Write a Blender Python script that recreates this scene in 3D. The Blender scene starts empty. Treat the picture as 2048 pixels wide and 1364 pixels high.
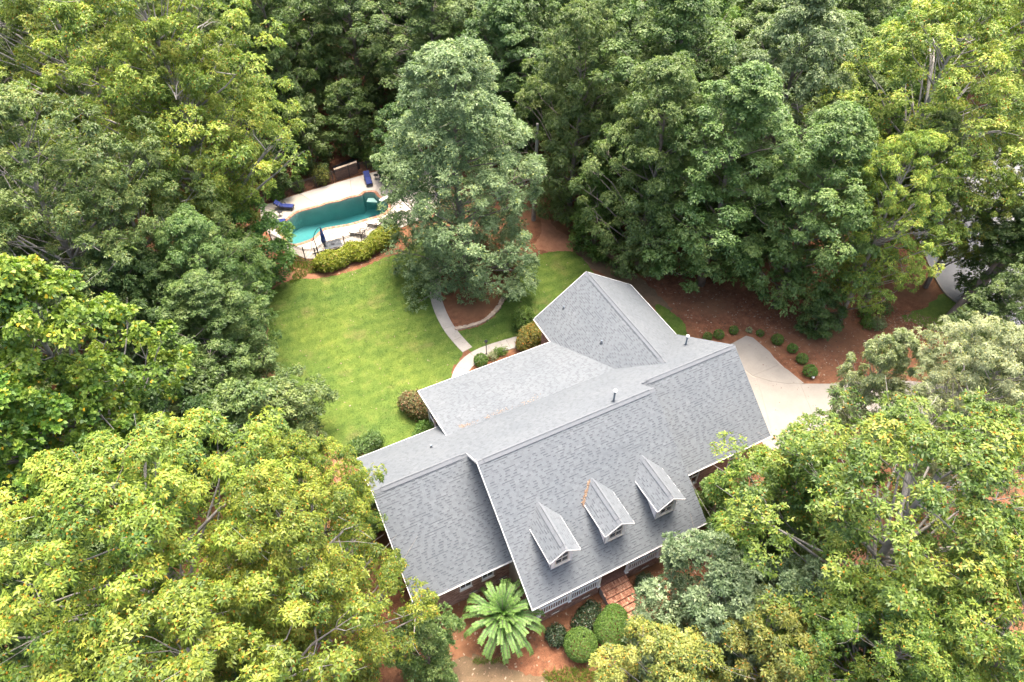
# Aerial view of a grey roofed house in a wood, with lawn and pool
import bpy, math, random
import numpy as np
from mathutils import Vector, Matrix

random.seed(7)
rng = np.random.default_rng(11)
S = bpy.context.scene
COL = S.collection
R = math.radians

# ------------------------------------------------------------------ camera
cam = bpy.data.cameras.new('camera'); camo = bpy.data.objects.new('camera', cam); COL.objects.link(camo)
cam.sensor_width = 36; cam.lens = 24.78; cam.clip_end = 2000; cam.clip_start = .5
camo.location = (-7.9932, -20.3341, 40.9676)
fw = Vector((0.306741, 0.614829, -0.726565)); up = Vector((0.325499, 0.649574, 0.687098))
rt = fw.cross(up)
camo.matrix_world = Matrix(((rt.x, up.x, -fw.x, camo.location.x), (rt.y, up.y, -fw.y, camo.location.y), (rt.z, up.z, -fw.z, camo.location.z), (0, 0, 0, 1)))
S.camera = camo

# ------------------------------------------------------------------ light
SUN_DIR = Vector((.20, .24, .95)).normalized()      # towards the sun
world = bpy.data.worlds.new('World'); S.world = world; world.use_nodes = True
wn = world.node_tree.nodes; wl = world.node_tree.links
sky = wn.new('ShaderNodeTexSky'); sky.sky_type = 'NISHITA'; sky.sun_disc = False
sky.sun_elevation = math.asin(SUN_DIR.z); sky.sun_rotation = math.atan2(SUN_DIR.x, SUN_DIR.y)
sky.dust_density = 7; sky.air_density = .8; sky.ozone_density = .4
wl.new(sky.outputs[0], wn['Background'].inputs[0]); wn['Background'].inputs[1].default_value = .15
sun = bpy.data.lights.new('sun', 'SUN'); sun.energy = .95; sun.angle = R(26); sun.color = (1, .94, .84)
suno = bpy.data.objects.new('sun', sun); COL.objects.link(suno)
suno.rotation_euler = SUN_DIR.to_track_quat('Z', 'Y').to_euler(); suno.location = (0, 0, 60)
S.view_settings.view_transform = 'Standard'; S.view_settings.look = 'None'
S.view_settings.exposure = 2.34; S.view_settings.gamma = 1; S.view_settings.use_curve_mapping = False
S.cycles.max_bounces = 6; S.cycles.diffuse_bounces = 3; S.cycles.glossy_bounces = 2
S.cycles.transmission_bounces = 4; S.cycles.transparent_max_bounces = 6

# ------------------------------------------------------------------ materials
def mat_base(name):
    m = bpy.data.materials.new(name); m.use_nodes = True
    nt = m.node_tree; return m, nt, nt.nodes['Principled BSDF']
def noise(nt, scale, detail=4, rough=.6, coord='Object', dist=0):
    tc = nt.nodes.new('ShaderNodeTexCoord'); n = nt.nodes.new('ShaderNodeTexNoise')
    n.inputs['Scale'].default_value = scale; n.inputs['Detail'].default_value = detail
    n.inputs['Roughness'].default_value = rough; n.inputs['Distortion'].default_value = dist
    nt.links.new(tc.outputs[coord], n.inputs['Vector']); return n
def ramp(nt, fac, stops, interp='LINEAR'):
    r = nt.nodes.new('ShaderNodeValToRGB'); r.color_ramp.interpolation = interp
    e = r.color_ramp.elements
    while len(e) < len(stops): e.new(.5)
    for i, (p, c) in enumerate(stops):
        e[i].position = p; e[i].color = (*c, 1)
    nt.links.new(fac, r.inputs[0]); return r
def mixc(nt, fac, a, b, mode='MIX'):
    m = nt.nodes.new('ShaderNodeMix'); m.data_type = 'RGBA'; m.blend_type = mode
    for k, v in ((0, fac), (6, a), (7, b)):
        if isinstance(v, (int, float)): m.inputs[k].default_value = v
        elif isinstance(v, tuple): m.inputs[k].default_value = (*v, 1)
        else: nt.links.new(v, m.inputs[k])
    return m.outputs[2]
def bump(nt, b, h, strength=.4, dist=.02):
    n = nt.nodes.new('ShaderNodeBump'); n.inputs['Strength'].default_value = strength
    n.inputs['Distance'].default_value = dist; nt.links.new(h, n.inputs['Height']); nt.links.new(n.outputs[0], b.inputs['Normal'])
def plain(name, c, rough=.6, var=.25, scale=3, metal=0, spec=.4):
    m, nt, b = mat_base(name)
    n = noise(nt, scale); r = ramp(nt, n.outputs['Fac'], [(.3, tuple(x*(1-var) for x in c)), (.7, tuple(min(1, x*(1+var*.6)) for x in c))])
    nt.links.new(r.outputs[0], b.inputs['Base Color']); b.inputs['Roughness'].default_value = rough
    b.inputs['Metallic'].default_value = metal; b.inputs['Specular IOR Level'].default_value = spec
    return m
def attr(nt, name):
    a = nt.nodes.new('ShaderNodeAttribute'); a.attribute_name = name; return a.outputs['Fac']
def tinted(name, stops, rough=.85, nscale=40, nvar=.25, big=None, spec=.25):
    """colour from the per-face number 'tint' with fine grain on top"""
    m, nt, b = mat_base(name)
    r = ramp(nt, attr(nt, 'tint'), stops)
    n = noise(nt, nscale, 3); g = ramp(nt, n.outputs['Fac'], [(.25, (1-nvar,)*3), (.75, (1+nvar*.5,)*3)])
    c = mixc(nt, 1., r.outputs[0], g.outputs[0], 'MULTIPLY')
    if big:
        n2 = noise(nt, big[0], 3); g2 = ramp(nt, n2.outputs['Fac'], [(.3, big[1]), (.7, (1, 1, 1))])
        c = mixc(nt, 1., c, g2.outputs[0], 'MULTIPLY')
    nt.links.new(c, b.inputs['Base Color']); b.inputs['Roughness'].default_value = rough
    b.inputs['Specular IOR Level'].default_value = spec
    return m
def leafmat(name, dark, mid, light, special=(.55, .22, .04), trans=.3, rough=.48, vary=.1, yellow=0):
    """tint 0..1 runs over the leaf colours, tint 1.0+ is the colour of buds, seeds and turned leaves"""
    m, nt, b = mat_base(name)
    t = attr(nt, 'tint')
    half = nt.nodes.new('ShaderNodeMath'); half.operation = 'MULTIPLY'; half.inputs[1].default_value = .5; nt.links.new(t, half.inputs[0])
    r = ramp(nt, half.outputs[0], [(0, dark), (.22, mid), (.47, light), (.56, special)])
    oi = nt.nodes.new('ShaderNodeObjectInfo')
    hs = nt.nodes.new('ShaderNodeHueSaturation'); nt.links.new(r.outputs[0], hs.inputs['Color'])
    mr = nt.nodes.new('ShaderNodeMapRange'); nt.links.new(oi.outputs['Random'], mr.inputs[0]); mr.inputs[3].default_value = .5-.008; mr.inputs[4].default_value = .5+.014
    mv = nt.nodes.new('ShaderNodeMapRange'); nt.links.new(oi.outputs['Random'], mv.inputs[0]); mv.inputs[3].default_value = 1-vary; mv.inputs[4].default_value = 1+vary
    nt.links.new(mr.outputs[0], hs.inputs['Hue']); nt.links.new(mv.outputs[0], hs.inputs['Value'])
    nt.links.new(hs.outputs[0], b.inputs['Base Color']); b.inputs['Roughness'].default_value = rough
    b.inputs['Specular IOR Level'].default_value = .4
    tr = nt.nodes.new('ShaderNodeBsdfTranslucent')
    tc = mixc(nt, 1., hs.outputs[0], (1.0, 1.15, .5), 'MULTIPLY'); nt.links.new(tc, tr.inputs[0])
    mx = nt.nodes.new('ShaderNodeMixShader'); mx.inputs[0].default_value = trans
    nt.links.new(b.outputs[0], mx.inputs[1]); nt.links.new(tr.outputs[0], mx.inputs[2])
    nt.links.new(mx.outputs[0], nt.nodes['Material Output'].inputs['Surface'])
    return m

M = {}
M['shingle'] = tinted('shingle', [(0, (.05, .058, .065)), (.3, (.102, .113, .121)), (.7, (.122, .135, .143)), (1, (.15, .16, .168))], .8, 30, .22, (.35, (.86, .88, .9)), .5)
M['roofdeck'] = plain('roof underlay', (.12, .13, .14), .9)
M['white'] = plain('white paint', (.78, .77, .74), .45, .06)
M['cream'] = plain('cream paint', (.62, .58, .5), .55, .1)
M['brick'] = tinted('brick', [(0, (.14, .08, .06)), (.5, (.29, .175, .13)), (1, (.42, .29, .22))], .9, 25, .3)
M['brickred'] = tinted('red paving brick', [(0, (.2, .08, .05)), (.5, (.38, .18, .11)), (1, (.55, .32, .21))], .85, 25, .3)
M['mortar'] = plain('mortar', (.3, .26, .22), .95, .2, 8)
M['glass'] = plain('window glass', (.02, .025, .03), .08, 0, 1, 0, .8)
M['metal_dark'] = plain('dark metal', (.03, .03, .035), .45, .2, 5, .4)
M['pipe'] = plain('galvanised pipe', (.16, .2, .24), .4, .2, 5, .5)
M['lead'] = plain('lead flashing', (.09, .1, .11), .5, .2, 8, .3)
M['bark'] = plain('bark', (.19, .165, .14), .95, .4, 2.5)
M['barkpale'] = plain('pale bark', (.27, .25, .22), .95, .35, 2.5)
M['timber'] = plain('weathered timber', (.27, .18, .12), .9, .3, 5)
M['navy'] = plain('navy canvas', (.012, .025, .13), .8, .2, 6)
M['sling'] = plain('beige sling cloth', (.45, .4, .34), .8, .1, 6)
M['gold'] = plain('pale painted iron', (.42, .38, .26), .5, .2, 6, .2)
M['stone'] = plain('edging stone', (.42, .33, .24), .9, .35, 2)
M['debris'] = tinted('dry leaves', [(0, (.1, .055, .03)), (.5, (.19, .115, .07)), (1, (.36, .28, .2))], .9, 40, .2)

def soil():
    m, nt, b = mat_base('pine straw')
    n1 = noise(nt, .16, 5, .6); n2 = noise(nt, 2.2, 6, .75); n3 = noise(nt, 16, 5, .8, dist=1.5); n4 = noise(nt, .55, 4, .6)
    a = ramp(nt, n2.outputs['Fac'], [(.28, (.12, .054, .032)), (.5, (.19, .085, .047)), (.72, (.28, .135, .078))])
    c = ramp(nt, n3.outputs['Fac'], [(.3, (.5, .5, .5)), (.5, (1, 1, 1)), (.72, (1.45, 1.4, 1.3))])
    col = mixc(nt, 1., a.outputs[0], c.outputs[0], 'MULTIPLY')
    f = ramp(nt, n1.outputs['Fac'], [(.44, (0,)*3), (.62, (1,)*3)])
    col = mixc(nt, f.outputs[0], col, (.19, .1, .055))
    k = ramp(nt, n4.outputs['Fac'], [(.3, (.8, .8, .8)), (.7, (1.12, 1.1, 1.05))])
    col = mixc(nt, 1., col, k.outputs[0], 'MULTIPLY')
    nt.links.new(col, b.inputs['Base Color']); b.inputs['Roughness'].default_value = .95; b.inputs['Specular IOR Level'].default_value = .1
    bump(nt, b, n3.outputs['Fac'], .8, .05); return m
M['soil'] = soil()
def clay(name, c1, c2):
    m, nt, b = mat_base(name)
    n = noise(nt, 1.5, 6, .7); n3 = noise(nt, 14, 5, .8)
    a = ramp(nt, n.outputs['Fac'], [(.3, c1), (.7, c2)]); g = ramp(nt, n3.outputs['Fac'], [(.3, (.7,)*3), (.7, (1.2,)*3)])
    nt.links.new(mixc(nt, 1., a.outputs[0], g.outputs[0], 'MULTIPLY'), b.inputs['Base Color']); b.inputs['Roughness'].default_value = .95
    bump(nt, b, n3.outputs['Fac'], .6, .04); return m
M['clay'] = clay('red clay', (.22, .095, .048), (.33, .16, .085))
M['drygrass'] = clay('thin dry grass', (.1, .07, .035), (.17, .11, .06))
def lawn():
    m, nt, b = mat_base('lawn grass')
    n1 = noise(nt, .09, 4, .55, dist=.4); n2 = noise(nt, 1.1, 6, .72); n3 = noise(nt, 11, 6, .8); n4 = noise(nt, .33, 5, .65)
    a = ramp(nt, n2.outputs['Fac'], [(.3, (.062, .105, .021)), (.52, (.1, .148, .029)), (.75, (.16, .19, .046))])
    g = ramp(nt, n3.outputs['Fac'], [(.28, (.55, .6, .5)), (.5, (1, 1, 1)), (.75, (1.4, 1.35, 1.3))])
    col = mixc(nt, 1., a.outputs[0], g.outputs[0], 'MULTIPLY')
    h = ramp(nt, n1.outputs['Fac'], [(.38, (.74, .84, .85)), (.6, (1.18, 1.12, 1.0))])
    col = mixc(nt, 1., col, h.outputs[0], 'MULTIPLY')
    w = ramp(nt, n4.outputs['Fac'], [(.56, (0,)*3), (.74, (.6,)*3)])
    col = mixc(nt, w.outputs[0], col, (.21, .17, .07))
    wv = nt.nodes.new('ShaderNodeTexWave'); wv.wave_type = 'RINGS'; wv.inputs['Scale'].default_value = .28; wv.inputs['Distortion'].default_value = 2.5; wv.inputs['Detail'].default_value = 2; tcw = nt.nodes.new('ShaderNodeTexCoord'); nt.links.new(tcw.outputs['Object'], wv.inputs['Vector'])
    wr = ramp(nt, wv.outputs['Fac'], [(.2, (.93, .95, .93)), (.8, (1.06, 1.04, 1.02))]); col = mixc(nt, 1., col, wr.outputs[0], 'MULTIPLY')
    nt.links.new(col, b.inputs['Base Color']); b.inputs['Roughness'].default_value = .9; b.inputs['Specular IOR Level'].default_value = .15
    bump(nt, b, n3.outputs['Fac'], .7, .05); return m
M['lawn'] = lawn()
def concrete(name, c, stain=.85):
    m, nt, b = mat_base(name)
    n1 = noise(nt, .7, 5, .6); n2 = noise(nt, 9, 5, .7)
    a = ramp(nt, n1.outputs['Fac'], [(.3, tuple(x*stain for x in c)), (.65, c)]); g = ramp(nt, n2.outputs['Fac'], [(.3, (.93,)*3), (.7, (1.04,)*3)])
    nt.links.new(mixc(nt, 1., a.outputs[0], g.outputs[0], 'MULTIPLY'), b.inputs['Base Color']); b.inputs['Roughness'].default_value = .85
    bump(nt, b, n2.outputs['Fac'], .15, .01); return m
M['conc'] = concrete('driveway concrete', (.27, .245, .205))
M['jointfill'] = concrete('joint filler', (.36, .31, .25))
M['deck'] = concrete('pool deck concrete', (.38, .345, .295), .93)
M['deckdull'] = concrete('worn deck concrete', (.32, .29, .235), .93)
M['path'] = concrete('path concrete', (.36, .33, .28), .8)
M['asphalt'] = concrete('old asphalt', (.2, .2, .195), .85)
M['plaster'] = concrete('pool plaster', (.33, .38, .34), .88)

LM = dict(
    rosette=leafmat('yellow green rosette leaves', (.055, .112, .014), (.155, .215, .022), (.34, .385, .05), (.55, .24, .03)),
    tulip=leafmat('light green tulip leaves', (.05, .12, .018), (.155, .255, .032), (.33, .42, .06), (.6, .38, .02)),
    oak=leafmat('yellow green oak leaves', (.06, .12, .018), (.195, .275, .036), (.43, .49, .09), (.5, .2, .03)),
    oakfront=leafmat('orange tipped oak leaves', (.04, .085, .014), (.115, .18, .022), (.26, .31, .045), (.5, .2, .03)),
    olive=leafmat('olive oak leaves', (.05, .088, .022), (.125, .175, .042), (.26, .31, .09), (.3, .2, .06)),
    green=leafmat('mid green leaves', (.045, .09, .02), (.105, .17, .038), (.22, .29, .088), (.3, .3, .06)),
    deep=leafmat('deep green leaves', (.036, .075, .018), (.078, .138, .032), (.165, .235, .065), (.2, .22, .05)),
    silver=leafmat('grey green leaves', (.07, .115, .042), (.15, .212, .085), (.29, .36, .165), (.42, .42, .08), .3),
    pale=leafmat('pale drooping leaves', (.12, .155, .055), (.25, .285, .13), (.4, .43, .23), (.5, .42, .1), .3),
    blue=leafmat('blue green oak leaves', (.065, .115, .045), (.145, .21, .095), (.29, .37, .19), (.3, .3, .1), .3),
    hedge=leafmat('yellow green hedge leaves', (.09, .115, .012), (.2, .22, .02), (.36, .37, .045), (.35, .2, .05)),
    box=leafmat('clipped green leaves', (.04, .09, .014), (.09, .17, .026), (.17, .26, .05), (.2, .2, .05)),
    dark=leafmat('dark glossy leaves', (.015, .03, .014), (.03, .055, .022), (.07, .1, .045), (.25, .1, .06), .2, .35),
    fern=leafmat('bright plume leaves', (.05, .12, .035), (.11, .22, .06), (.24, .37, .1), (.38, .48, .1), .35),
    mottled=leafmat('green and russet leaves', (.06, .08, .02), (.14, .15, .05), (.27, .2, .1), (.36, .13, .08)),
    gold=leafmat('yellow and orange leaves', (.07, .105, .022), (.17, .19, .035), (.33, .31, .07), (.62, .26, .04)),
    leaf=leafmat('fresh green leaves', (.05, .11, .018), (.105, .19, .03), (.2, .3, .06), (.4, .3, .05)))

# ------------------------------------------------------------------ mesh helpers
def tag(o, label=None, cat=None, group=None, kind=None):
    if label: o['label'] = label
    if cat: o['category'] = cat
    if group: o['group'] = group
    if kind: o['kind'] = kind
    return o
def link(o, parent=None):
    COL.objects.link(o)
    if parent is not None: o.parent = parent
    return o
def thing(name, label, cat, loc=(0, 0, 0), rz=0, group=None):
    o = bpy.data.objects.new(name, None); o.empty_display_size = .3; link(o)
    o.location = loc; o.rotation_euler = (0, 0, rz); return tag(o, label, cat, group)
def obj(name, me, mat=None, parent=None, kind=None):
    if mat is not None and not me.materials: me.materials.append(mat)
    o = bpy.data.objects.new(name, me); link(o, parent)
    if kind: o['kind'] = kind
    return o
def copy_tree(o, parent=None):
    c = o.copy(); COL.objects.link(c); c.parent = parent
    for ch in o.children: copy_tree(ch, c)
    return c
class MB:
    def __init__(s): s.v = []; s.f = []; s.t = []
    def add(s, vs, fs, t=.5):
        k = len(s.v); s.v += [tuple(p) for p in vs]; s.f += [tuple(i+k for i in f) for f in fs]; s.t += [t]*len(fs)
    def hexa(s, b, t_, t=.5):      # bottom quad and top quad, both counter-clockwise seen from above
        s.add(list(b)+list(t_), [(3, 2, 1, 0), (4, 5, 6, 7), (0, 1, 5, 4), (1, 2, 6, 5), (2, 3, 7, 6), (3, 0, 4, 7)], t)
    def box(s, x0, x1, y0, y1, z0, z1, t=.5):
        s.hexa([(x0, y0, z0), (x1, y0, z0), (x1, y1, z0), (x0, y1, z0)], [(x0, y0, z1), (x1, y0, z1), (x1, y1, z1), (x0, y1, z1)], t)
    def beam(s, a, b, w, h, t=.5, up=Vector((0, 0, 1))):
        a = Vector(a); b = Vector(b); d = (b-a).normalized()
        if abs(d.z) > .95: up = Vector((0, 1, 0))
        r = d.cross(up).normalized(); u = r.cross(d)
        q = [(-1, -1), (1, -1), (1, 1), (-1, 1)]
        s.hexa([a+r*i*w/2+u*j*h/2 for i, j in q], [b+r*i*w/2+u*j*h/2 for i, j in q], t)
    def tube(s, pts, rad, n=6, t=.5, cap=True):
        pts = [Vector(p) for p in pts]; rings = []
        if not isinstance(rad, (list, tuple)): rad = [rad]*len(pts)
        vs = []; fs = []
        for i, p in enumerate(pts):
            d = (pts[min(i+1, len(pts)-1)]-pts[max(i-1, 0)]).normalized()
            a = d.cross(Vector((0, 0, 1))) if abs(d.z) < .9 else d.cross(Vector((0, 1, 0)))
            a.normalize(); b = d.cross(a)
            for k in range(n):
                an = 2*math.pi*k/n; vs.append(p+(a*math.cos(an)+b*math.sin(an))*rad[i])
        for i in range(len(pts)-1):
            for k in range(n):
                k2 = (k+1) % n; fs.append((i*n+k, (i+1)*n+k, (i+1)*n+k2, i*n+k2))
        if cap: fs += [tuple(range(n)), tuple(reversed(range((len(pts)-1)*n, len(pts)*n)))]
        s.add(vs, fs, t)
    def prism(s, poly, z0, z1, t=.5):
        n = len(poly)
        if sum(poly[i][0]*poly[(i+1) % n][1]-poly[(i+1) % n][0]*poly[i][1] for i in range(n)) < 0: poly = poly[::-1]
        vs = [(x, y, z0) for x, y in poly]+[(x, y, z1) for x, y in poly]
        s.add(vs, [tuple(range(n, 2*n)), tuple(reversed(range(n)))]+[(i, (i+1) % n, n+(i+1) % n, n+i) for i in range(n)], t)
    def mesh(s, name, smooth=False):
        me = bpy.data.meshes.new(name); me.from_pydata(s.v, [], s.f); me.update()
        a = me.attributes.new('tint', 'FLOAT', 'FACE'); a.data.foreach_set('value', np.array(s.t, 'f'))
        if smooth: me.shade_smooth()
        return me
    def build(s, name, mat, parent=None, kind=None, smooth=False):
        return obj(name, s.mesh(name, smooth), mat, parent, kind)
def quads_mesh(name, V, tint):
    """V: (n,4,3) array of quads"""
    n = len(V); me = bpy.data.meshes.new(name)
    me.vertices.add(4*n); me.vertices.foreach_set('co', V.reshape(-1).astype('f'))
    me.loops.add(4*n); me.loops.foreach_set('vertex_index', np.arange(4*n, dtype='i'))
    me.polygons.add(n); me.polygons.foreach_set('loop_start', np.arange(0, 4*n, 4, dtype='i')); me.polygons.foreach_set('loop_total', np.full(n, 4, 'i'))
    a = me.attributes.new('tint', 'FLOAT', 'FACE'); a.data.foreach_set('value', tint.astype('f'))
    me.update(calc_edges=True); return me
def smooth_poly(P, k=6, closed=True, jit=0):
    n = len(P); out = []
    for i in range(n if closed else n-1):
        g = (lambda j: P[j % n]) if closed else (lambda j: P[max(0, min(n-1, j))])
        p0, p1, p2, p3 = [np.array(g(i+d), float) for d in (-1, 0, 1, 2)]
        for j in range(k):
            t = j/k; q = .5*((2*p1)+(-p0+p2)*t+(2*p0-5*p1+4*p2-p3)*t*t+(-p0+3*p1-3*p2+p3)*t**3)
            if jit: q = q+rng.normal(0, jit, 2)
            out.append((float(q[0]), float(q[1])))
    if not closed: out.append(tuple(P[-1]))
    return out
def inset(poly, d):
    n = len(poly); A = sum(poly[i][0]*poly[(i+1) % n][1]-poly[(i+1) % n][0]*poly[i][1] for i in range(n))
    s = 1 if A > 0 else -1; out = []
    for i in range(n):
        p, a, b = [Vector(poly[j % n]) for j in (i, i-1, i+1)]
        e1 = (p-a).normalized(); e2 = (b-p).normalized(); nn = Vector((-(e1+e2).y, (e1+e2).x)).normalized()*s
        c = max(.5, math.cos(e1.angle(e2, 0)/2)); q = p+nn*d/c; out.append((q.x, q.y))
    return out
def inside(poly, X, Y):
    r = np.zeros(len(X), bool); n = len(poly)
    for i in range(n):
        x1, y1 = poly[i]; x2, y2 = poly[(i+1) % n]
        c = ((y1 > Y) != (y2 > Y)); xx = (x2-x1)*(Y-y1)/((y2-y1) if y2 != y1 else 1e-9)+x1
        r ^= c & (X < xx)
    return r
def sheet(name, poly, z, mat, kind='structure', parent=None):
    from mathutils.geometry import tessellate_polygon
    tris = tessellate_polygon([[Vector((x, y, 0)) for x, y in poly]])
    mb = MB(); A = sum(poly[i][0]*poly[(i+1) % len(poly)][1]-poly[(i+1) % len(poly)][0]*poly[i][1] for i in range(len(poly)))
    fs = []
    for t in tris:
        a, b, c = [poly[i] for i in t]
        cr = (b[0]-a[0])*(c[1]-a[1])-(b[1]-a[1])*(c[0]-a[0]); fs.append(tuple(t) if cr > 0 else tuple(reversed(t)))
    mb.add([(x, y, z) for x, y in poly], fs); return mb.build(name, mat, parent, kind)

# ------------------------------------------------------------------ ground
POOL = [(-3.40, 37.54), (-2.67, 38.13), (-1.68, 38.79), (-0.34, 38.84), (0.60, 38.82), (1.44, 38.95), (2.50, 38.79), (3.65, 38.87), (4.76, 38.79), (5.32, 39.08), (6.08, 38.70), (6.17, 37.89), (6.58, 36.84), (6.58, 35.82), (5.83, 35.02), (4.87, 34.88), (3.78, 34.90), (2.39, 34.89), (0.86, 35.15), (-0.08, 35.27), (-0.60, 34.94), (-1.39, 34.33), (-2.15, 34.14), (-3.07, 34.19), (-3.53, 34.75), (-3.67, 35.89), (-3.71, 36.84)]
DECK = [(-4.63, 41.45), (-0.57, 41.84), (4.69, 42.14), (8.47, 42.19), (12.79, 41.82), (13.43, 38.57), (11.20, 33.87), (9.08, 32.50), (6.39, 32.11), (4.38, 32.02), (0.95, 31.69), (-0.83, 31.86), (-1.85, 31.20), (-2.72, 31.71), (-3.92, 33.41), (-4.80, 35.63), (-5.06, 39.15)]
POOLS = smooth_poly(POOL, 4)
def ring_sheet(name, outer, inner, z, mat, parent=None):
    """sheet with a hole: bridge the two loops with the tessellator"""
    from mathutils.geometry import tessellate_polygon
    pts = outer+inner
    tris = tessellate_polygon([[Vector((*p, 0)) for p in outer], [Vector((*p, 0)) for p in inner]])
    fs = []
    for t in tris:
        a, b, c = [pts[i] for i in t]; cr = (b[0]-a[0])*(c[1]-a[1])-(b[1]-a[1])*(c[0]-a[0])
        fs.append(tuple(t) if cr > 0 else tuple(reversed(t)))
    mb = MB(); mb.add([(x, y, z) for x, y in pts], fs); return mb.build(name, mat, parent, 'structure')
big = [(-420, -380), (460, -380), (460, 480), (-420, 480)]
ring_sheet('ground', big, inset(POOLS, -.25), 0, M['soil'])
LAWN1 = [(-7.57, 27.72), (-6.65, 28.79), (-5.37, 29.43), (-3.91, 29.29), (-2.33, 28.57), (-0.16, 28.29), (1.70, 28.34), (3.70, 28.72), (5.16, 28.78), (8.13, 30.14), (9.59, 29.41), (7.84, 26.26), (6.50, 23.92), (5.54, 21.56), (5.16, 19.33), (5.11, 16.81), (5.27, 14.90), (3.83, 13.64), (2.97, 12.11), (0.65, 10.38), (0.45, 8.00), (-2.37, 8.47), (-4.93, 9.52), (-5.78, 10.27), (-6.56, 11.28), (-6.91, 12.56), (-7.59, 15.43), (-8.30, 18.59), (-8.49, 20.97), (-7.87, 24.31)]
LAWN2 = [(5.35, 17.18), (7.28, 17.04), (9.06, 17.44), (10.38, 18.45), (12.37, 19.89), (14.31, 22.25), (16.09, 22.75), (17.60, 22.70), (19.32, 21.60), (19.36, 18.58), (18.10, 15.27), (13.11, 14.12), (10.49, 14.36), (8.30, 14.47), (6.56, 14.49), (5.83, 14.98)]
LAWN3 = [(21.84, 12.57), (22.61, 11.51), (22.80, 10.23), (22.48, 8.98), (21.48, 7.74), (20.31, 8.94)]
from functools import reduce
lawn_polys = [smooth_poly(p, 9, True, .05) for p in (LAWN1, LAWN2, LAWN3)]
DRY = smooth_poly([(19.65, 22.15), (20.67, 20.77), (21.77, 19.12), (22.59, 16.74), (22.97, 14.22), (22.86, 11.86), (22.05, 11.79), (21.50, 13.56), (20.85, 15.65), (19.95, 18.29), (19.28, 19.75)], 6, True, .12)
sheet('dry_grass_strip', DRY, .008, M['drygrass'])
CLAYS = [[(16.47, 24.15), (17.72, 25.33), (19.39, 27.95), (19.86, 27.90), (19.52, 25.70), (20.27, 23.23), (20.05, 21.95), (18.14, 22.27), (16.89, 23.30)], [(-7.83, 28.26), (-6.54, 29.23), (-4.92, 29.64), (-4.37, 29.22), (-5.73, 29.04), (-6.96, 28.38), (-7.82, 25.57)], [(-5.11, 29.74), (-4.90, 31.50), (-3.45, 31.00), (-2.94, 29.91), (-2.31, 28.63), (-3.94, 29.16)], [(-6.46, 10.99), (-5.77, 10.88), (-5.44, 10.19), (-5.99, 9.59), (-6.65, 7.46), (-7.25, 7.55)], [(0.19, 27.97), (3.00, 28.07), (6.50, 28.50), (8.97, 29.72), (10.22, 29.09), (7.73, 27.89), (4.79, 27.79), (1.92, 27.63), (-1.08, 28.24)]]
for i, c in enumerate(CLAYS): sheet('bare_clay', smooth_poly(c, 6, True, .08), .004, M['clay'] if i < 4 else M['soil'])
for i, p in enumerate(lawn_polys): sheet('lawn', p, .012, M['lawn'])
sheet('lawn', smooth_poly([(-4.86, -6.24), (-3.28, -6.81), (-1.92, -7.86), (-1.17, -8.82), (-0.35, -9.64), (-1.99, -10.40), (-6.30, -8.25)], 6, True, .12), .008, M['drygrass'])
# verge and road at the right
sheet('grass_verge', smooth_poly([(39.27, 1.98), (42.08, 2.43), (45.07, 2.44), (44.78, -0.79), (45.70, -3.78), (48.37, -8.68), (45.55, -10.55), (41.94, -4.88), (41.16, -0.88)], 5, True, .15), .008, M['lawn'])
ROAD = [(54.42, 23.33), (51.82, 16.33), (48.96, 9.67), (45.50, 4.37), (44.75, 1.91), (45.73, -0.74), (47.13, -4.50), (48.85, -12.21), (60.97, -16.11), (66.09, -5.95), (65.91, 5.52), (68.52, 13.00), (70.42, 19.92)]
sheet('road', smooth_poly(ROAD, 5), .012, M['asphalt'])
KERB = [(48.70, 8.97), (45.85, 4.78), (44.74, 2.05), (45.72, -0.60), (47.13, -4.50)]
mb = MB(); kp = smooth_poly(KERB, 6, False)
for a, b in zip(kp[:-1], kp[1:]): mb.beam((*a, .05), (*b, .05), .16, .12)
mb.build('road_kerb', M['conc'], None, 'structure')

# paths and driveway, slab by slab
def slab(name, poly, z0, z1, mat, parent, d=.012):
    mb = MB(); mb.prism(inset(poly, d), z0, z1); return mb.build(name, mat, parent)
def root_structure(name):
    o = bpy.data.objects.new(name, None); link(o); o['kind'] = 'structure'; return o
def strip(pts, w):
    L = []; Rr = []; pts = [Vector(p) for p in pts]
    for i, p in enumerate(pts):
        d = (pts[min(i+1, len(pts)-1)]-pts[max(i-1, 0)]).normalized(); n = Vector((-d.y, d.x))
        L.append(p+n*w/2); Rr.append(p-n*w/2)
    return L, Rr
path = root_structure('garden_path')
def lay_path(px, w, per=3, seg=.45, z1=.05):
    P = smooth_poly(px, 12, False); Q = [P[0]]; acc = 0
    for a, b in zip(P[:-1], P[1:]):
        acc += math.dist(a, b)
        if acc >= seg: Q.append(b); acc = 0
    L, Rr = strip(Q, w); n = len(Q)
    for i in range(0, n-1, per):
        j = min(n-1, i+per); poly = [(v.x, v.y) for v in L[i:j+1]]+[(v.x, v.y) for v in reversed(Rr[i:j+1])]
        slab('slab', poly, 0, z1, M['path'], path, .01)
lay_path([(10.37, 30.29), (8.54, 27.48), (6.87, 24.47), (5.89, 22.08), (5.48, 20.10), (5.35, 18.01), (5.51, 16.23), (5.72, 15.03)], .95)
lay_path([(12.21, 13.74), (9.65, 14.04), (7.51, 14.20), (6.03, 14.10), (4.69, 13.49), (3.71, 12.29), (3.00, 10.76)], 1.15, 3, .45, .056)
drive = root_structure('driveway')
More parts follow.
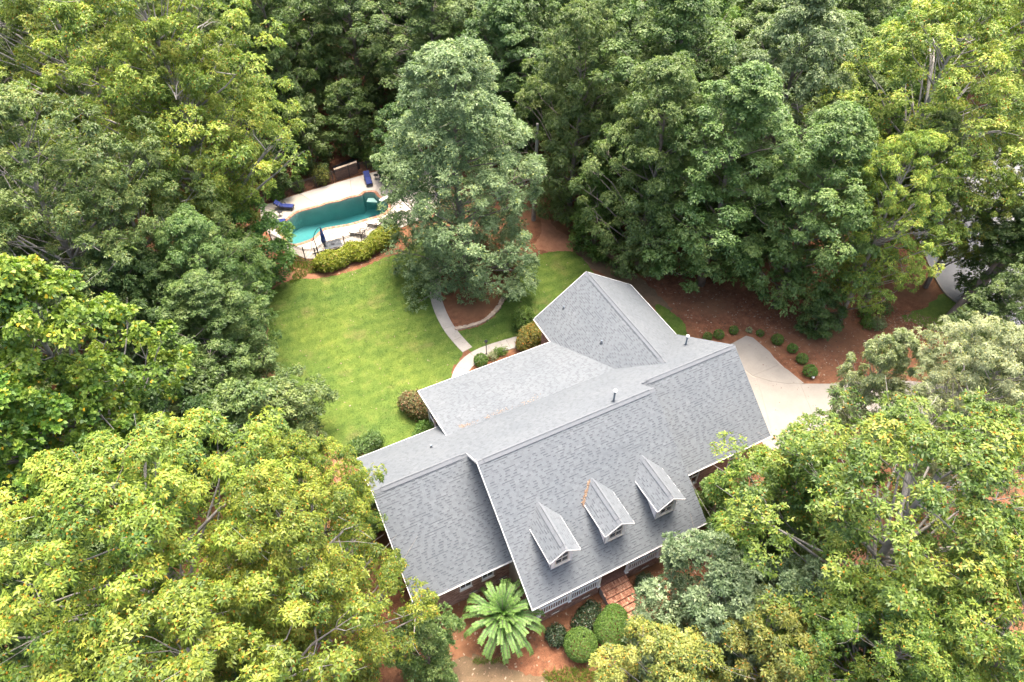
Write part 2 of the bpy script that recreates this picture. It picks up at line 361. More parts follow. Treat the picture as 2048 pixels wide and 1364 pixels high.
for p in ([(23.56, 6.09), (26.39, 6.39), (26.75, 5.96), (26.91, 4.12), (26.65, 2.78), (24.08, 2.81)], [(26.65, 2.78), (26.89, 2.09), (27.07, 0.48), (25.92, 1.00), (24.91, 1.79), (24.08, 2.81)],
          [(23.68, 3.80), (23.98, 2.75), (24.12, 2.51), (23.46, 1.04), (21.09, -3.28), (20.40, -2.93), (22.19, 1.68)], [(24.19, 2.59), (24.91, 1.79), (25.92, 1.00), (26.77, 0.58), (24.90, -3.52), (21.09, -3.28), (23.46, 1.04)],
          [(26.77, 0.58), (28.79, -0.44), (32.59, -1.73), (30.02, -5.59), (24.90, -3.52)], [(32.59, -1.73), (36.82, -4.57), (40.58, -8.07), (35.81, -12.03), (32.64, -8.11), (30.02, -5.59)]):
    slab('slab', p, 0, .05, M['conc'], drive, .008)
sheet('driveway_base', [(23.84, 5.83), (26.25, 6.21), (26.64, 5.83), (26.80, 4.11), (26.82, 2.06), (26.93, 0.44), (28.72, -0.51), (32.47, -1.84), (36.69, -4.67), (40.39, -8.13), (35.69, -11.74), (32.81, -7.96), (30.12, -5.49), (25.00, -3.42), (21.23, -3.11), (20.54, -2.77), (22.33, 2.14)], .03, M['jointfill'])

# ------------------------------------------------------------------ swimming pool
deck = root_structure('pool_deck')
DK = DECK
copi = inset(POOLS, -.30)
def slab_hole(polys, z0, z1, mat, name, hole):
    from mathutils.geometry import tessellate_polygon
    import bmesh
    bm = bmesh.new(); v = [bm.verts.new((x, y, z0)) for x, y in polys]; f = bm.faces.new(v)
    r = bmesh.ops.extrude_face_region(bm, geom=[f]); bmesh.ops.translate(bm, vec=(0, 0, z1-z0), verts=[g for g in r['geom'] if isinstance(g, bmesh.types.BMVert)])
    bmesh.ops.recalc_face_normals(bm, faces=bm.faces); me = bpy.data.meshes.new(name); bm.to_mesh(me); bm.free(); return me
def near(P, c): return min(range(len(c)), key=lambda i: math.dist(P, c[i]))
JO = [0, 1, 2, 3, 4, 6, 8, 10, 11, 13, 15, 0]
JI = [near(DK[o], copi) for o in JO]
for fix, px in ((1, [(0.65, 38.98)][0]), (2, [(3.98, 39.08)][0]), (3, [(6.32, 38.77)][0])): JI[fix] = near(px, copi)
for k in range(len(JO)-1):
    out = []; i = JO[k]
    while True:
        out.append(DK[i % len(DK)])
        if i % len(DK) == JO[k+1] % len(DK) and i != JO[k]: break
        i += 1
    inn = []; j = JI[k]
    while True:
        inn.append(copi[j % len(copi)])
        if j % len(copi) == JI[k+1] % len(copi): break
        j += 1
    if len(inn) > len(copi)*.7: inn = [copi[JI[k]], copi[JI[k+1]]]
    me = slab_hole(inset(out+inn[::-1], .012), 0, .06, None, 'slab', None)
    obj('slab', me, M['deckdull'] if k in (0,) else M['deck'], deck)
pool = thing('swimming_pool', 'curved turquoise swimming pool with terracotta coping set in the pale concrete deck', 'swimming pool')
ni = len(POOLS); inn = POOLS; outc = inset(POOLS, -.30)
mb = MB()
for i in range(ni):
    j = (i+1) % ni; a, b, c, d = inn[i], inn[j], outc[j], outc[i]
    m1 = 3
    for s_ in range(m1):
        lerp = lambda p, q_, t: (p[0]+(q_[0]-p[0])*t, p[1]+(q_[1]-p[1])*t)
        t0, t1 = (s_+.04)/m1, (s_+.96)/m1
        qq = [lerp(a, b, t0), lerp(a, b, t1), lerp(d, c, t1), lerp(d, c, t0)]
        if sum(qq[k][0]*qq[(k+1) % 4][1]-qq[(k+1) % 4][0]*qq[k][1] for k in range(4)) < 0: qq = qq[::-1]
        mb.hexa([(*p, -.02) for p in qq], [(*p, .085) for p in qq], random.random())
M['coping'] = tinted('terracotta coping', [(0, (.24, .11, .065)), (.5, (.34, .175, .11)), (1, (.44, .25, .17))], .8, 20, .2)
mb.build('coping', M['coping'], pool, 'stuff')
# basin: wall and sloping floor, with a shallow shelf at the far end
cx_, cy_ = np.mean([p[0] for p in inn]), np.mean([p[1] for p in inn])
deep = [(3.60, 36.32)][0]
rings = []
vs = []; fs = []
for k, (f, base) in enumerate(((1, .02), (.99, None), (.93, None), (.7, None), (.4, None), (.12, None))):
    for x, y in inn:
        X = cx_+(x-cx_)*f; Y = cy_+(y-cy_)*f
        dd = math.dist((X, Y), deep)
        z = base if base is not None else -max(1.6, 2.5-.12*dd)*(1 if k > 1 else .95)
        vs.append((X, Y, z))
for k in range(5):
    for i in range(ni):
        j = (i+1) % ni; fs.append((k*ni+i, (k+1)*ni+i, (k+1)*ni+j, k*ni+j))
fs.append(tuple(5*ni+i for i in range(ni)))
mb = MB(); mb.add(vs, fs); bo = mb.build('basin', M['plaster'], pool)
st = [(4.93, 38.23), (5.38, 38.95), (6.01, 38.64), (6.20, 37.69), (5.90, 37.56)]
mb = MB(); mb.prism(inset(st, .12), -.6, -.45); mb.build('steps', M['plaster'], pool)
m, nt, b = mat_base('pool water'); M['water'] = m
b.inputs['Base Color'].default_value = (1, 1, 1, 1)
tr = nt.nodes.new('ShaderNodeBsdfTransparent'); tr.inputs[0].default_value = (.93, .98, .97, 1)
gl = nt.nodes.new('ShaderNodeBsdfGlossy'); gl.inputs['Roughness'].default_value = .04
fr = nt.nodes.new('ShaderNodeFresnel'); fr.inputs[0].default_value = 1.33
nz = noise(nt, 3.5, 3, .5); bp = nt.nodes.new('ShaderNodeBump'); bp.inputs['Strength'].default_value = .25; bp.inputs['Distance'].default_value = .02
nt.links.new(nz.outputs['Fac'], bp.inputs['Height']); nt.links.new(bp.outputs[0], gl.inputs['Normal']); nt.links.new(bp.outputs[0], fr.inputs['Normal'])
mx = nt.nodes.new('ShaderNodeMixShader'); nt.links.new(fr.outputs[0], mx.inputs[0]); nt.links.new(tr.outputs[0], mx.inputs[1]); nt.links.new(gl.outputs[0], mx.inputs[2])
nt.links.new(mx.outputs[0], nt.nodes['Material Output'].inputs['Surface'])
va = nt.nodes.new('ShaderNodeVolumeAbsorption'); va.inputs[0].default_value = (.3, .77, .82, 1); va.inputs[1].default_value = .5
nt.links.new(va.outputs[0], nt.nodes['Material Output'].inputs['Volume'])
mb = MB(); wi = [(cx_+(x-cx_)*1.004, cy_+(y-cy_)*1.004) for x, y in inn]; mb.prism(wi, -3.0, -.09); mb.build('water', M['water'], pool)
bd = thing('diving_board', 'short white diving board on the terracotta coping at the far end of the pool', 'diving board', (*[(7.09, 36.96)][0], .08), R(200))
mb = MB(); mb.box(-.2, 1.1, -.22, .22, .3, .36); mb.build('board', M['white'], bd)
mb = MB(); mb.box(-.15, .5, -.2, .2, 0, .298); mb.build('stand', M['white'], bd)
# ------------------------------------------------------------------ house
HZ, SF, SB_, S2, SW = 8.268, .764, .739, .259, .698
XL, XM, XR = -5.67, 11.70, 19.06
YL, YR_, YC, YE = 1.51, 1.30, 4.86, 10.18
YF, YFL = -6.74, -3.71
XV, YV = 14.78, 12.88            # ridge of the rear wing and its far end
ZE = 3.28; ZV = 6.30; XVL = 10.45
front = lambda y: HZ+SF*y
back = lambda y: HZ-SB_*y
lwf = lambda y: back(YL)-SF*(YL-y)
rwf = lambda y: back(YR_)-SF*(YR_-y)
ext = lambda y: back(YC)-S2*(y-YC)
house = thing('brick_house', 'sprawling brick house with grey shingle roofs, three dormers and a white railed porch', 'house')

M['porchbrick'] = plain('dark brick porch paving', (.2, .1, .07), .9, .3, 9)  # porch floor in its own dark brick red
class Plane:
    """roof plane: along the eave is u, up the slope is v; to3(u, v) gives the point"""
    def __init__(s, o, u, up, slope):
        s.o = Vector(o); s.u = Vector((*u, 0)); k = math.sqrt(1+slope*slope)
        s.w = Vector((up[0]/k, up[1]/k, slope/k)); s.n = s.u.cross(s.w)
        if s.n.z < 0: s.n = -s.n
        s.k = k; s.up = Vector(up)
    def uv(s, x, y):
        d = Vector((x-s.o.x, y-s.o.y)); return (d.dot(Vector(s.u[:2])), d.dot(s.up)*s.k)
    def to3(s, u, v, h=0): return s.o+s.u*u+s.w*v+s.n*h
EXPO = .143
def spans(poly, v):
    xs = []
    for i in range(len(poly)):
        (u1, v1), (u2, v2) = poly[i], poly[(i+1) % len(poly)]
        if (v1 > v) != (v2 > v): xs.append(u1+(u2-u1)*(v-v1)/(v2-v1))
    xs.sort(); return [(xs[i], xs[i+1]) for i in range(0, len(xs)-1, 2)]
tab_cache = {}
def shingle_plane(pl, plan, parent, slab_parent, name='shingles', single=0, zlift=.004, expo=EXPO, thick=.16, fl=1.0, deck_drop=.0, flat_under=None):
    poly = [pl.uv(x, y) for x, y in plan]
    if sum(poly[i][0]*poly[(i+1) % len(poly)][1]-poly[(i+1) % len(poly)][0]*poly[i][1] for i in range(len(poly))) < 0: poly = poly[::-1]
    lh = pl.u.cross(pl.w).z > 0
    # solid slab under the shingles
    mb = MB(); n = len(poly)
    P = [pl.to3(u, v, -deck_drop) for u, v in poly]; Q = [p-pl.n*thick for p in P]
    if lh: mb.add(P+Q, [tuple(range(n)), tuple(reversed(range(n, 2*n)))]+[(i, n+i, n+(i+1) % n, (i+1) % n) for i in range(n)])
    else: mb.add(P+Q, [tuple(reversed(range(n))), tuple(range(n, 2*n))]+[((i+1) % n, n+(i+1) % n, n+i, i) for i in range(n)])
    roof = mb.build('roof', M['roofdeck'], parent) if slab_parent is None else slab_parent
    sub = roof if flat_under is None else flat_under
    mb = MB(); vmin = min(p[1] for p in poly); vmax = max(p[1] for p in poly)
    nc = int(math.ceil((vmax-vmin)/expo)); done = 0; eps = 1e-4
    for c in range(nc):
        v0 = vmin+c*expo; v1 = min(v0+expo, vmax)
        s0 = spans(poly, v0+eps); s1 = spans(poly, v1-eps)
        if not s0 and not s1: continue
        if len(s0) != len(s1): s0 = s1 = spans(poly, (v0+v1)/2)
        for (a0, b0), (a1, b1) in zip(s0, s1):
            wob = lambda: random.gauss(0, .0025)
            u = min(a0, a1)-random.random()*.3
            end = max(b0, b1); rowt = random.gauss(0, .02)
            hi = random.random() < .5
            while u < end:
                hi = not hi if u > -90 else True
                w = random.choice((.2, .25, .3, .42)) if hi else random.choice((.13, .17, .22, .3))
                ue = min(u+w, end)
                ul0, ur0 = max(u, a0), min(ue, b0); ul1, ur1 = max(u, a1), min(ue, b1)
                if ur0-ul0 > .002 or ur1-ul1 > .002:
                    if ur0 < ul0: ul0 = ur0 = (a0 if ue < a0 else b0)
                    if ur1 < ul1: ul1 = ur1 = (a1 if ue < a1 else b1)
                    h0 = (.017 if hi else .008)*fl+zlift; h1 = zlift+.001
                    t = min(1, max(.12, (.66 if hi else .56)+random.gauss(0, .07)+rowt))
                    vs_ = v0+(v1-v0)*.7 if v1-v0 > .06 else v1
                    f = (vs_-v0)/max(1e-6, v1-v0); hm = h0+(h1-h0)*f
                    ulm, urm = ul0+(ul1-ul0)*f, ur0+(ur1-ur0)*f
                    quad = lambda A: (A if lh else A[::-1])
                    g = v0+random.gauss(0, .003)
                    B = [pl.to3(ul0, g, h0), pl.to3(ur0, g, h0), pl.to3(urm, vs_, hm), pl.to3(ulm, vs_, hm)]
                    T = [pl.to3(ulm, vs_, hm), pl.to3(urm, vs_, hm), pl.to3(ur1, v1, h1), pl.to3(ul1, v1, h1)]
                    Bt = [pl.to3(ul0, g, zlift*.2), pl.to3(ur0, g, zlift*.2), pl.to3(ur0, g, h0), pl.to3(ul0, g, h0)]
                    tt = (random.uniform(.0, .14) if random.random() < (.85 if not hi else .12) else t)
                    if single and done < single and hi and abs(ul0-ul1) < .01 and abs(ur0-ur1) < .01 and ur0-ul0 > .05:
                        one = MB(); o3 = pl.to3(ul0, g, 0)
                        Lc = lambda A: [p-o3 for p in A]
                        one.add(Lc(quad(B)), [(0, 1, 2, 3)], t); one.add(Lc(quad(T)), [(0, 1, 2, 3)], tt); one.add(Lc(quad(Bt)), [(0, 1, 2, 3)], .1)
                        for A in ([pl.to3(ul0, g, zlift*.2), pl.to3(ul0, g, h0), pl.to3(ulm, vs_, hm), pl.to3(ulm, vs_, zlift*.2)], [pl.to3(ur0, g, zlift*.2), pl.to3(urm, vs_, zlift*.2), pl.to3(urm, vs_, hm), pl.to3(ur0, g, h0)]):
                            one.add(Lc(A), [(0, 1, 2, 3)], .2)
                        o = one.build('shingle', M['shingle'], sub); o.location = o3; done += 1
                    else:
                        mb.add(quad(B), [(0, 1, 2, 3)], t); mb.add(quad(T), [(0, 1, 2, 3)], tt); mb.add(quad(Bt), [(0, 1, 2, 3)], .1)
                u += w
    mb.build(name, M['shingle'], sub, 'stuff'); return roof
def ridge_caps(a, b, n1, n2, parent, w=.16, step=.2, vent=True, ends=.35):
    """a, b: ridge ends; n1, n2: unit down-slope directions on either side"""
    a = Vector(a); b = Vector(b); d = (b-a).normalized(); L = (b-a).length; n1 = Vector(n1).normalized(); n2 = Vector(n2).normalized()
    if vent:
        mb = MB(); h = Vector((0, 0, .045)); e = ends
        for nn in (n1, n2):
            nrm = d.cross(nn); nrm = nrm if nrm.z > 0 else -nrm
            A, B = a+d*e, b-d*e
            q = [A, B, B+nn*w, A+nn*w]
            if (q[1]-q[0]).cross(q[2]-q[0]).z < 0: q = q[::-1]
            mb.hexa([p+nrm*.012 for p in q], [p+nrm*.05 for p in q], .3)
        mb.build('ridge_vent', M['roofdeck'], parent)
    n = int(L/step); me_set = []
    for i in range(n+1):
        s0 = i*L/(n+1); s1 = s0+L/(n+1)*1.02; lift = .056 if (vent and ends <= s0 <= L-ends-.1) else .022
        mb = MB(); t = .93+random.gauss(0, .05); ww = w+.035
        for nn in (n1, n2):
            nrm = d.cross(nn); nrm = nrm if nrm.z > 0 else -nrm
            q = [d*0, d*(s1-s0), d*(s1-s0)+nn*ww, nn*ww]; lf = [lift, lift+.012, lift+.012, lift]
            up_ = [p+nrm*l for p, l in zip(q, lf)]; lo = [p+nrm*(l-.01) for p, l in zip(q, lf)]
            if (q[1]-q[0]).cross(q[2]-q[0]).z < 0: up_ = up_[::-1]; lo = lo[::-1]
            mb.hexa(lo, up_, min(1, t))
        o = mb.build('ridge_cap', M['shingle'], parent); o.location = a+d*s0
# planes
pf = Plane((0, YF, front(YF)), (1, 0), (0, 1), SF)
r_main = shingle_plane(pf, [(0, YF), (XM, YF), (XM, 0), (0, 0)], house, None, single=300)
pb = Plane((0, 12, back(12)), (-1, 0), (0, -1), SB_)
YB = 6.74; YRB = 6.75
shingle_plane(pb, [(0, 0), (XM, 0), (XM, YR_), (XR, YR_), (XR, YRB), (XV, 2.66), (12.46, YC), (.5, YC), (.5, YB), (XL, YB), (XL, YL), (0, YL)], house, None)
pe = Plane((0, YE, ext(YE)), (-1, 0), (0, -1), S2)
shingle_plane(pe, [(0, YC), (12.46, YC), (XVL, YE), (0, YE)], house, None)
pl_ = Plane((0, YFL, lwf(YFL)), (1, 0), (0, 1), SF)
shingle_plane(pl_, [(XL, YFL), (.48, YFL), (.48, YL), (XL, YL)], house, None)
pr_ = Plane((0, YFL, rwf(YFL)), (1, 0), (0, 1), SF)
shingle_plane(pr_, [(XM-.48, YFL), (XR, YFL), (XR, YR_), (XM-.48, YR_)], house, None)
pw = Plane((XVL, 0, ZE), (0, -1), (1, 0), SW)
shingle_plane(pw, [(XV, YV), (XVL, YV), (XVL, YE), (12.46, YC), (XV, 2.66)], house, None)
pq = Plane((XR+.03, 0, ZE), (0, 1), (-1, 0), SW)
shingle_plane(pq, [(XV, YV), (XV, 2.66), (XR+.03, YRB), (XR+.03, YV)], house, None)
dn = lambda dx, dy, s: (dx, dy, -s)
caps = house
ridge_caps((0, 0, HZ), (XM, 0, HZ), dn(0, -1, SF), dn(0, 1, SB_), caps)
ridge_caps((XL, YL, back(YL)), (0, YL, back(YL)), dn(0, -1, SF), dn(0, 1, SB_), caps, ends=.45)
ridge_caps((XM, YR_, back(YR_)), (XR, YR_, back(YR_)), dn(0, -1, SF), dn(0, 1, SB_), caps, ends=.4)
ridge_caps((XV, 2.75, ZV), (XV, YV, ZV), dn(-1, 0, SW), dn(1, 0, SW), caps, ends=.5)
# rake boards and gutters
def rake(a, b, th=.19, w=.035, dx=0):
    mb = MB(); a = Vector(a); b = Vector(b)
    w = .01 if dx > 0 else w
    x0, x1 = sorted((0, dx*w))
    lo = [Vector((a.x+x0, a.y, a.z-th)), Vector((a.x+x1, a.y, a.z-th)), Vector((b.x+x1, b.y, b.z-th)), Vector((b.x+x0, b.y, b.z-th))]
    hi = [p+Vector((0, 0, th+(.012 if dx < 0 else -.03))) for p in lo]
    mb.hexa(lo, hi); mb.build('rake_board', M['white'], house)
rake((0, YF, front(YF)), (0, -.0, HZ), dx=-1); rake((XM, YF, front(YF)), (XM, 0, HZ), dx=1)
rake((0, YL, back(YL)), (0, 0, HZ), dx=-1); rake((XM, YR_, back(YR_)), (XM, 0, HZ), dx=1)
rake((XL, YFL, lwf(YFL)), (XL, YL, back(YL)), dx=-1); rake((XL, YB, back(YB)), (XL, YL, back(YL)), dx=-1)
rake((XR, YFL, rwf(YFL)), (XR, YR_, back(YR_)), dx=1); rake((XR, YRB-.1, back(YRB-.1)), (XR, YR_, back(YR_)), dx=1)
rake((0, YE, ext(YE)), (0, YC, ext(YC)), dx=-1)
for x0, x1, z0, z1 in ((XVL, XV, ZE, ZV), (XV, XR+.03, ZV, ZE)):
    mb = MB(); mb.hexa([(x0, YV, z0-.19), (x1, YV, z1-.19), (x1, YV+.035, z1-.19), (x0, YV+.035, z0-.19)], [(x0, YV, z0+.012), (x1, YV, z1+.012), (x1, YV+.035, z1+.012), (x0, YV+.035, z0+.012)])
    mb.build('rake_board', M['white'], house)
def gutter(a, b, out, parent=house, w=.065, h=.11):
    a = Vector(a); b = Vector(b); o = Vector((*out, 0)); mb = MB()
    prof = [(0.002, -h), (w, -h), (w+.012, .0), (w-.006, .0), (w-.014, -h+.012), (.014, -h+.012), (.012, .0), (.002, .0)]
    vs = [a+o*x+Vector((0, 0, z)) for x, z in prof]+[b+o*x+Vector((0, 0, z)) for x, z in prof]; n = len(prof)
    mb.add(vs, [(i, (i+1) % n, n+(i+1) % n, n+i) for i in range(n)]+[tuple(range(n)), tuple(range(n, 2*n))])
    o_ = mb.build('gutter', M['white'], parent); return o_
gutter((-.03, YF, front(YF)-.02), (XM+.03, YF, front(YF)-.02), (0, -1))
gutter((XL-.03, YFL, lwf(YFL)-.02), (.45, YFL, lwf(YFL)-.02), (0, -1))
gutter((XM-.45, YFL, rwf(YFL)-.02), (XR+.03, YFL, rwf(YFL)-.02), (0, -1))
gutter((XL-.03, YB, back(YB)-.02), (.45, YB, back(YB)-.02), (0, 1))
gutter((-.03, YE, ext(YE)-.02), (XVL-.12, YE, ext(YE)-.02), (0, 1))
gutter((XVL, YE, ZE-.02), (XVL, YV+.03, ZE-.02), (-1, 0))
gutter((XR+.03, YRB, ZE-.02), (XR+.03, YV+.03, ZE-.02), (1, 0))
# brick walls: real bricks on a mortar backing; holes are (u0, u1, z0, z1)
def brick_wall(a, b, z0, z1f, holes=(), real=True, matn='brick'):
    a = Vector(a); b = Vector(b); d = (b-a); L = d.length; d.normalize(); nrm = Vector((d.y, -d.x))
    if not callable(z1f): zc = z1f; z1f = lambda u: zc
    mb = MB(); top = [(u, z1f(u)) for u in np.linspace(0, L, 9)]
    P = lambda u, z, o=0: (a.x+d.x*u+nrm.x*o, a.y+d.y*u+nrm.y*o, z)
    # backing: columns between the holes
    cuts = sorted({0, L, *[h[0] for h in holes], *[h[1] for h in holes], *[t[0] for t in top]})
    for u0, u1 in zip(cuts[:-1], cuts[1:]):
        um = (u0+u1)/2; hs = sorted([(h[2], h[3]) for h in holes if h[0] <= um <= h[1]]); zz = z0
        for h0, h1 in hs+[(None, None)]:
            if h0 is None:
                if zz < min(z1f(u0), z1f(u1)): mb.hexa([P(u0, zz), P(u1, zz), P(u1, zz, -.2), P(u0, zz, -.2)], [P(u0, z1f(u0)), P(u1, z1f(u1)), P(u1, z1f(u1), -.2), P(u0, z1f(u0), -.2)])
            else:
                mb.hexa([P(u0, zz), P(u1, zz), P(u1, zz, -.2), P(u0, zz, -.2)], [P(u0, h0), P(u1, h0), P(u1, h0, -.2), P(u0, h0, -.2)]); zz = h1
    w = mb.build('wall', M['mortar'], house)
    mb = MB(); z = z0+.006; row = 0
    while z < max(t[1] for t in top):
        u = -.105*(row % 2)
        while u < L:
            u0, u1 = max(u, 0), min(u+.205, L); zt = z+.065
            um = (u0+u1)/2
            if u1-u0 > .03 and zt < min(z1f(u0), z1f(u1)) and not any(h[0]-.02 < um < h[1]+.02 and h[2]-.03 < z+.03 < h[3]+.03 for h in holes):
                o = .008+random.random()*.004
                A = [P(u0, z, o), P(u1, z, o), P(u1, zt, o), P(u0, zt, o)]; B_ = [P(u0, z), P(u1, z), P(u1, zt), P(u0, zt)]
                mb.add(A+B_, [(0, 1, 2, 3), (0, 4, 5, 1), (1, 5, 6, 2), (2, 6, 7, 3), (3, 7, 4, 0)], min(1, max(0, random.gauss(.5, .2))))
            u += .215
        z += .076; row += 1
    mb.build('bricks', M['brick'], w, 'stuff'); return w
def window(u0, u1, z0, z1, a, b, parent=house, mull=1, name='window'):
    a = Vector(a); b = Vector(b); d = (b-a).normalized(); nrm = Vector((d.y, -d.x))
    P = lambda u, z, o: Vector((a.x+d.x*u+nrm.x*o, a.y+d.y*u+nrm.y*o, z))
    def bar(U0, U1, Z0, Z1, o0, o1, mb): mb.hexa([P(U0, Z0, o1), P(U1, Z0, o1), P(U1, Z0, o0), P(U0, Z0, o0)], [P(U0, Z1, o1), P(U1, Z1, o1), P(U1, Z1, o0), P(U0, Z1, o0)])
    f = .06; mb = MB()
    bar(u0, u1, z0, z0+f, -.12, .02, mb); bar(u0, u1, z1-f, z1, -.12, .02, mb); bar(u0, u0+f, z0+f, z1-f, -.12, .018, mb); bar(u1-f, u1, z0+f, z1-f, -.12, .018, mb)
    zm = (z0+z1)/2; bar(u0+f, u1-f, zm-.025, zm+.025, -.1, .0, mb)
    for k in range(mull):
        um = u0+(u1-u0)*(k+1)/(mull+1); bar(um-.015, um+.015, z0+f, zm-.025, -.09, -.01, mb); bar(um-.015, um+.015, zm+.025, z1-f, -.09, -.01, mb)
    w = mb.build(name, M['white'], parent)
    mb = MB(); bar(u0+f, u1-f, z0+f, z1-f, -.08, -.06, mb); mb.build('pane', M['glass'], w)
    mb = MB(); bar(u0-.04, u1+.04, z0-.07, z0, -.05, .06, mb); mb.build('sill', M['cream'], w)
XW0, XW1, YW = XL+.45, XR-.45, YFL+.42
# left wing
lh_ = [(.55, 1.35, 1.2, 2.55), (3.6, 4.4, 1.2, 2.55)]
vents = [(2.0, 2.5, .38, .52), (5.1, 5.6, .38, .52)]
A_, B_ = (XW0, YW), (.5, YW)
lh_ = [(2.35, 3.1, 1.35, 2.62), (3.75, 4.5, 1.35, 2.62)]
brick_wall(A_, B_, 0, 2.95, lh_+[(2.9, 3.4, .42, .55), (4.85, 5.35, .42, .55)])
for h in lh_: window(*h, A_, B_)
for u in (2.9, 4.85):
    mb = MB(); mb.box(XW0+u, XW0+u+.5, YW+.02, YW+.06, .42, .55); mb.build('crawl_vent', M['metal_dark'], house)
    mb = MB(); mb.box(XW0+u-.01, XW0+u+.51, YW-.03, YW, .395, .42); mb.build('vent_sill', M['cream'], house)
YWB = YB-.42
brick_wall((XW0, YWB), (XW0, YW), 0, lambda u: min(back(YWB-u), lwf(YWB-u))-.22 if u < YWB-YW else 3.0)
brick_wall((.5, YWB), (XW0, YWB), 0, 3.0, real=False)
# main gables above the wings, porch end
def panel(name, pts, mat, x, th=.12):
    mb = MB(); A = [(x, y, z) for y, z in pts]; B = [(x+th, y, z) for y, z in pts]; n = len(pts)
    mb.add(A+B, [tuple(range(n)), tuple(reversed(range(n, 2*n)))]+[(i, n+i, n+(i+1) % n, (i+1) % n) for i in range(n)]); return mb.build(name, mat, house)
panel('gable_wall', [(-4.5, 2.6), (-4.5, front(-4.5)-.2), (0, HZ-.2), (YL, back(YL)-.2), (YC, back(YC)-.2), (YC, 2.6)], M['white'], .52)
panel('gable_wall', [(-4.5, 2.6), (-4.5, front(-4.5)-.2), (0, HZ-.2), (YR_, back(YR_)-.2), (YR_, 2.6)], M['white'], XM-.64)
# front wall behind the porch
PH = .8; YP = -6.5; YI = -4.62
brick_wall((.5, YI), (XM-.5, YI), 0, 3.3, [(1.2, 2.3, 1.2, 2.8), (3.0, 4.1, 1.2, 2.8), (4.9, 5.9, PH, 2.9), (6.9, 8.0, 1.2, 2.8), (8.8, 9.9, 1.2, 2.8)])
for u in (1.2, 3.0, 6.9, 8.8): window(u, u+1.1, 1.2, 2.8, (.5, YI), (XM-.5, YI))
mb = MB(); mb.box(5.4, 6.4, YI+.03, YI+.09, PH, 2.9); dr = mb.build('front_door', M['timber'], house)
mb = MB(); mb.tube([(6.3, YI, 1.8), (6.3, YI+.03, 1.8)], .03); mb.build('handle', M['metal_dark'], dr)
brick_wall((.5, YI+.01), (.5, YW-.005), 0, 3.2); brick_wall((XM-.5, YW-.005), (XM-.5, YI+.01), 0, 3.2)
# porch
SX0, SX1 = 4.62, 6.5
brick_wall((.45, YP), (SX0, YP), 0, PH-.08, [(1.0, 1.5, .3, .42), (3.1, 3.6, .3, .42)]); brick_wall((SX1, YP), (XM-.35, YP), 0, PH-.08, [(1.2, 1.7, .3, .42), (3.4, 3.9, .3, .42)])
for u in (1.45, 3.55, 7.7, 9.9):
    mb = MB(); mb.box(u, u+.5, YP+.02, YP+.06, .3, .42); mb.build('crawl_vent', M['metal_dark'], house)
    mb = MB(); mb.box(u-.01, u+.51, YP-.03, YP, .275, .3); mb.build('vent_sill', M['cream'], house)
brick_wall((.45, YI+.3), (.45, YP), 0, PH-.08); brick_wall((XM-.35, YP), (XM-.35, YI+.3), 0, PH-.08)
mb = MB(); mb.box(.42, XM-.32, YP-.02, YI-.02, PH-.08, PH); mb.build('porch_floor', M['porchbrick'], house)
def railing(p0, p1, z, parent=house):
    p0 = Vector((*p0, 0)); p1 = Vector((*p1, 0)); L = (p1-p0).length; d = (p1-p0)/L
    mb = MB(); mb.beam(p0+Vector((0, 0, z+.92)), p1+Vector((0, 0, z+.92)), .09, .05); mb.beam(p0+Vector((0, 0, z+.1)), p1+Vector((0, 0, z+.1)), .06, .06)
    r = mb.build('railing', M['white'], parent); n = int(L/.15)
    if 'bal' not in tab_cache:
        b_ = MB(); b_.box(-.026, .026, -.02, .02, .13, .895); tab_cache['bal'] = b_.mesh('baluster'); tab_cache['bal'].materials.append(M['white'])
    for i in range(n):
        o = obj('baluster', tab_cache['bal'], None, r); o.location = p0+d*(L*(i+.5)/n)+Vector((0, 0, z))
posts = [.6, 2.62, SX0-.02, SX1+.05, 8.8, XM-.5]
for a_, b_ in ((0, 1), (1, 2), (3, 4), (4, 5)): railing((posts[a_]+.07, YP+.06), (posts[b_]-.07, YP+.06), PH)
railing((.6, YP+.14), (.6, YI-.05), PH); railing((XM-.5, YP+.14), (XM-.5, YI-.05), PH)
for x in posts:
    mb = MB(); mb.box(x-.07, x+.07, YP-.01, YP+.13, PH, 3.05); mb.box(x-.1, x+.1, YP-.04, YP+.16, PH, PH+.12); mb.box(x-.1, x+.1, YP-.04, YP+.16, 2.9, 3.04); mb.build('porch_post', M['white'], house)
mb = MB(); mb.box(.45, XM-.35, YP-.02, YP+.14, 3.06, 3.14); mb.build('porch_beam', M['white'], house)
# brick steps
steps = MB(); NS = 6
for k in range(NS):
    y1 = YP-.04-.36*k; z = PH-.02-(PH-.02)/NS*k; y0 = y1-.36
    steps.box(SX0+.04, SX1-.02, y0, y1-.001, 0, z-.062)
stair = steps.build('front_steps', M['mortar'], house)
for k in range(NS):
    y1 = YP-.04-.36*k; z = PH-.02-(PH-.02)/NS*k; mb = MB(); x = SX0+.045
    while x < SX1-.1:
        for (ya, yb) in ((y1-.215, y1-.006), (y1-.375, y1-.225)):
            mb.box(x, x+.085, ya, yb, z-.06+random.random()*.003, z+random.random()*.006, min(1, max(0, random.gauss(.5, .22))))
        x += .095
    x = SX0+.05
    mb.build('step_bricks', M['brickred'], stair, 'stuff')
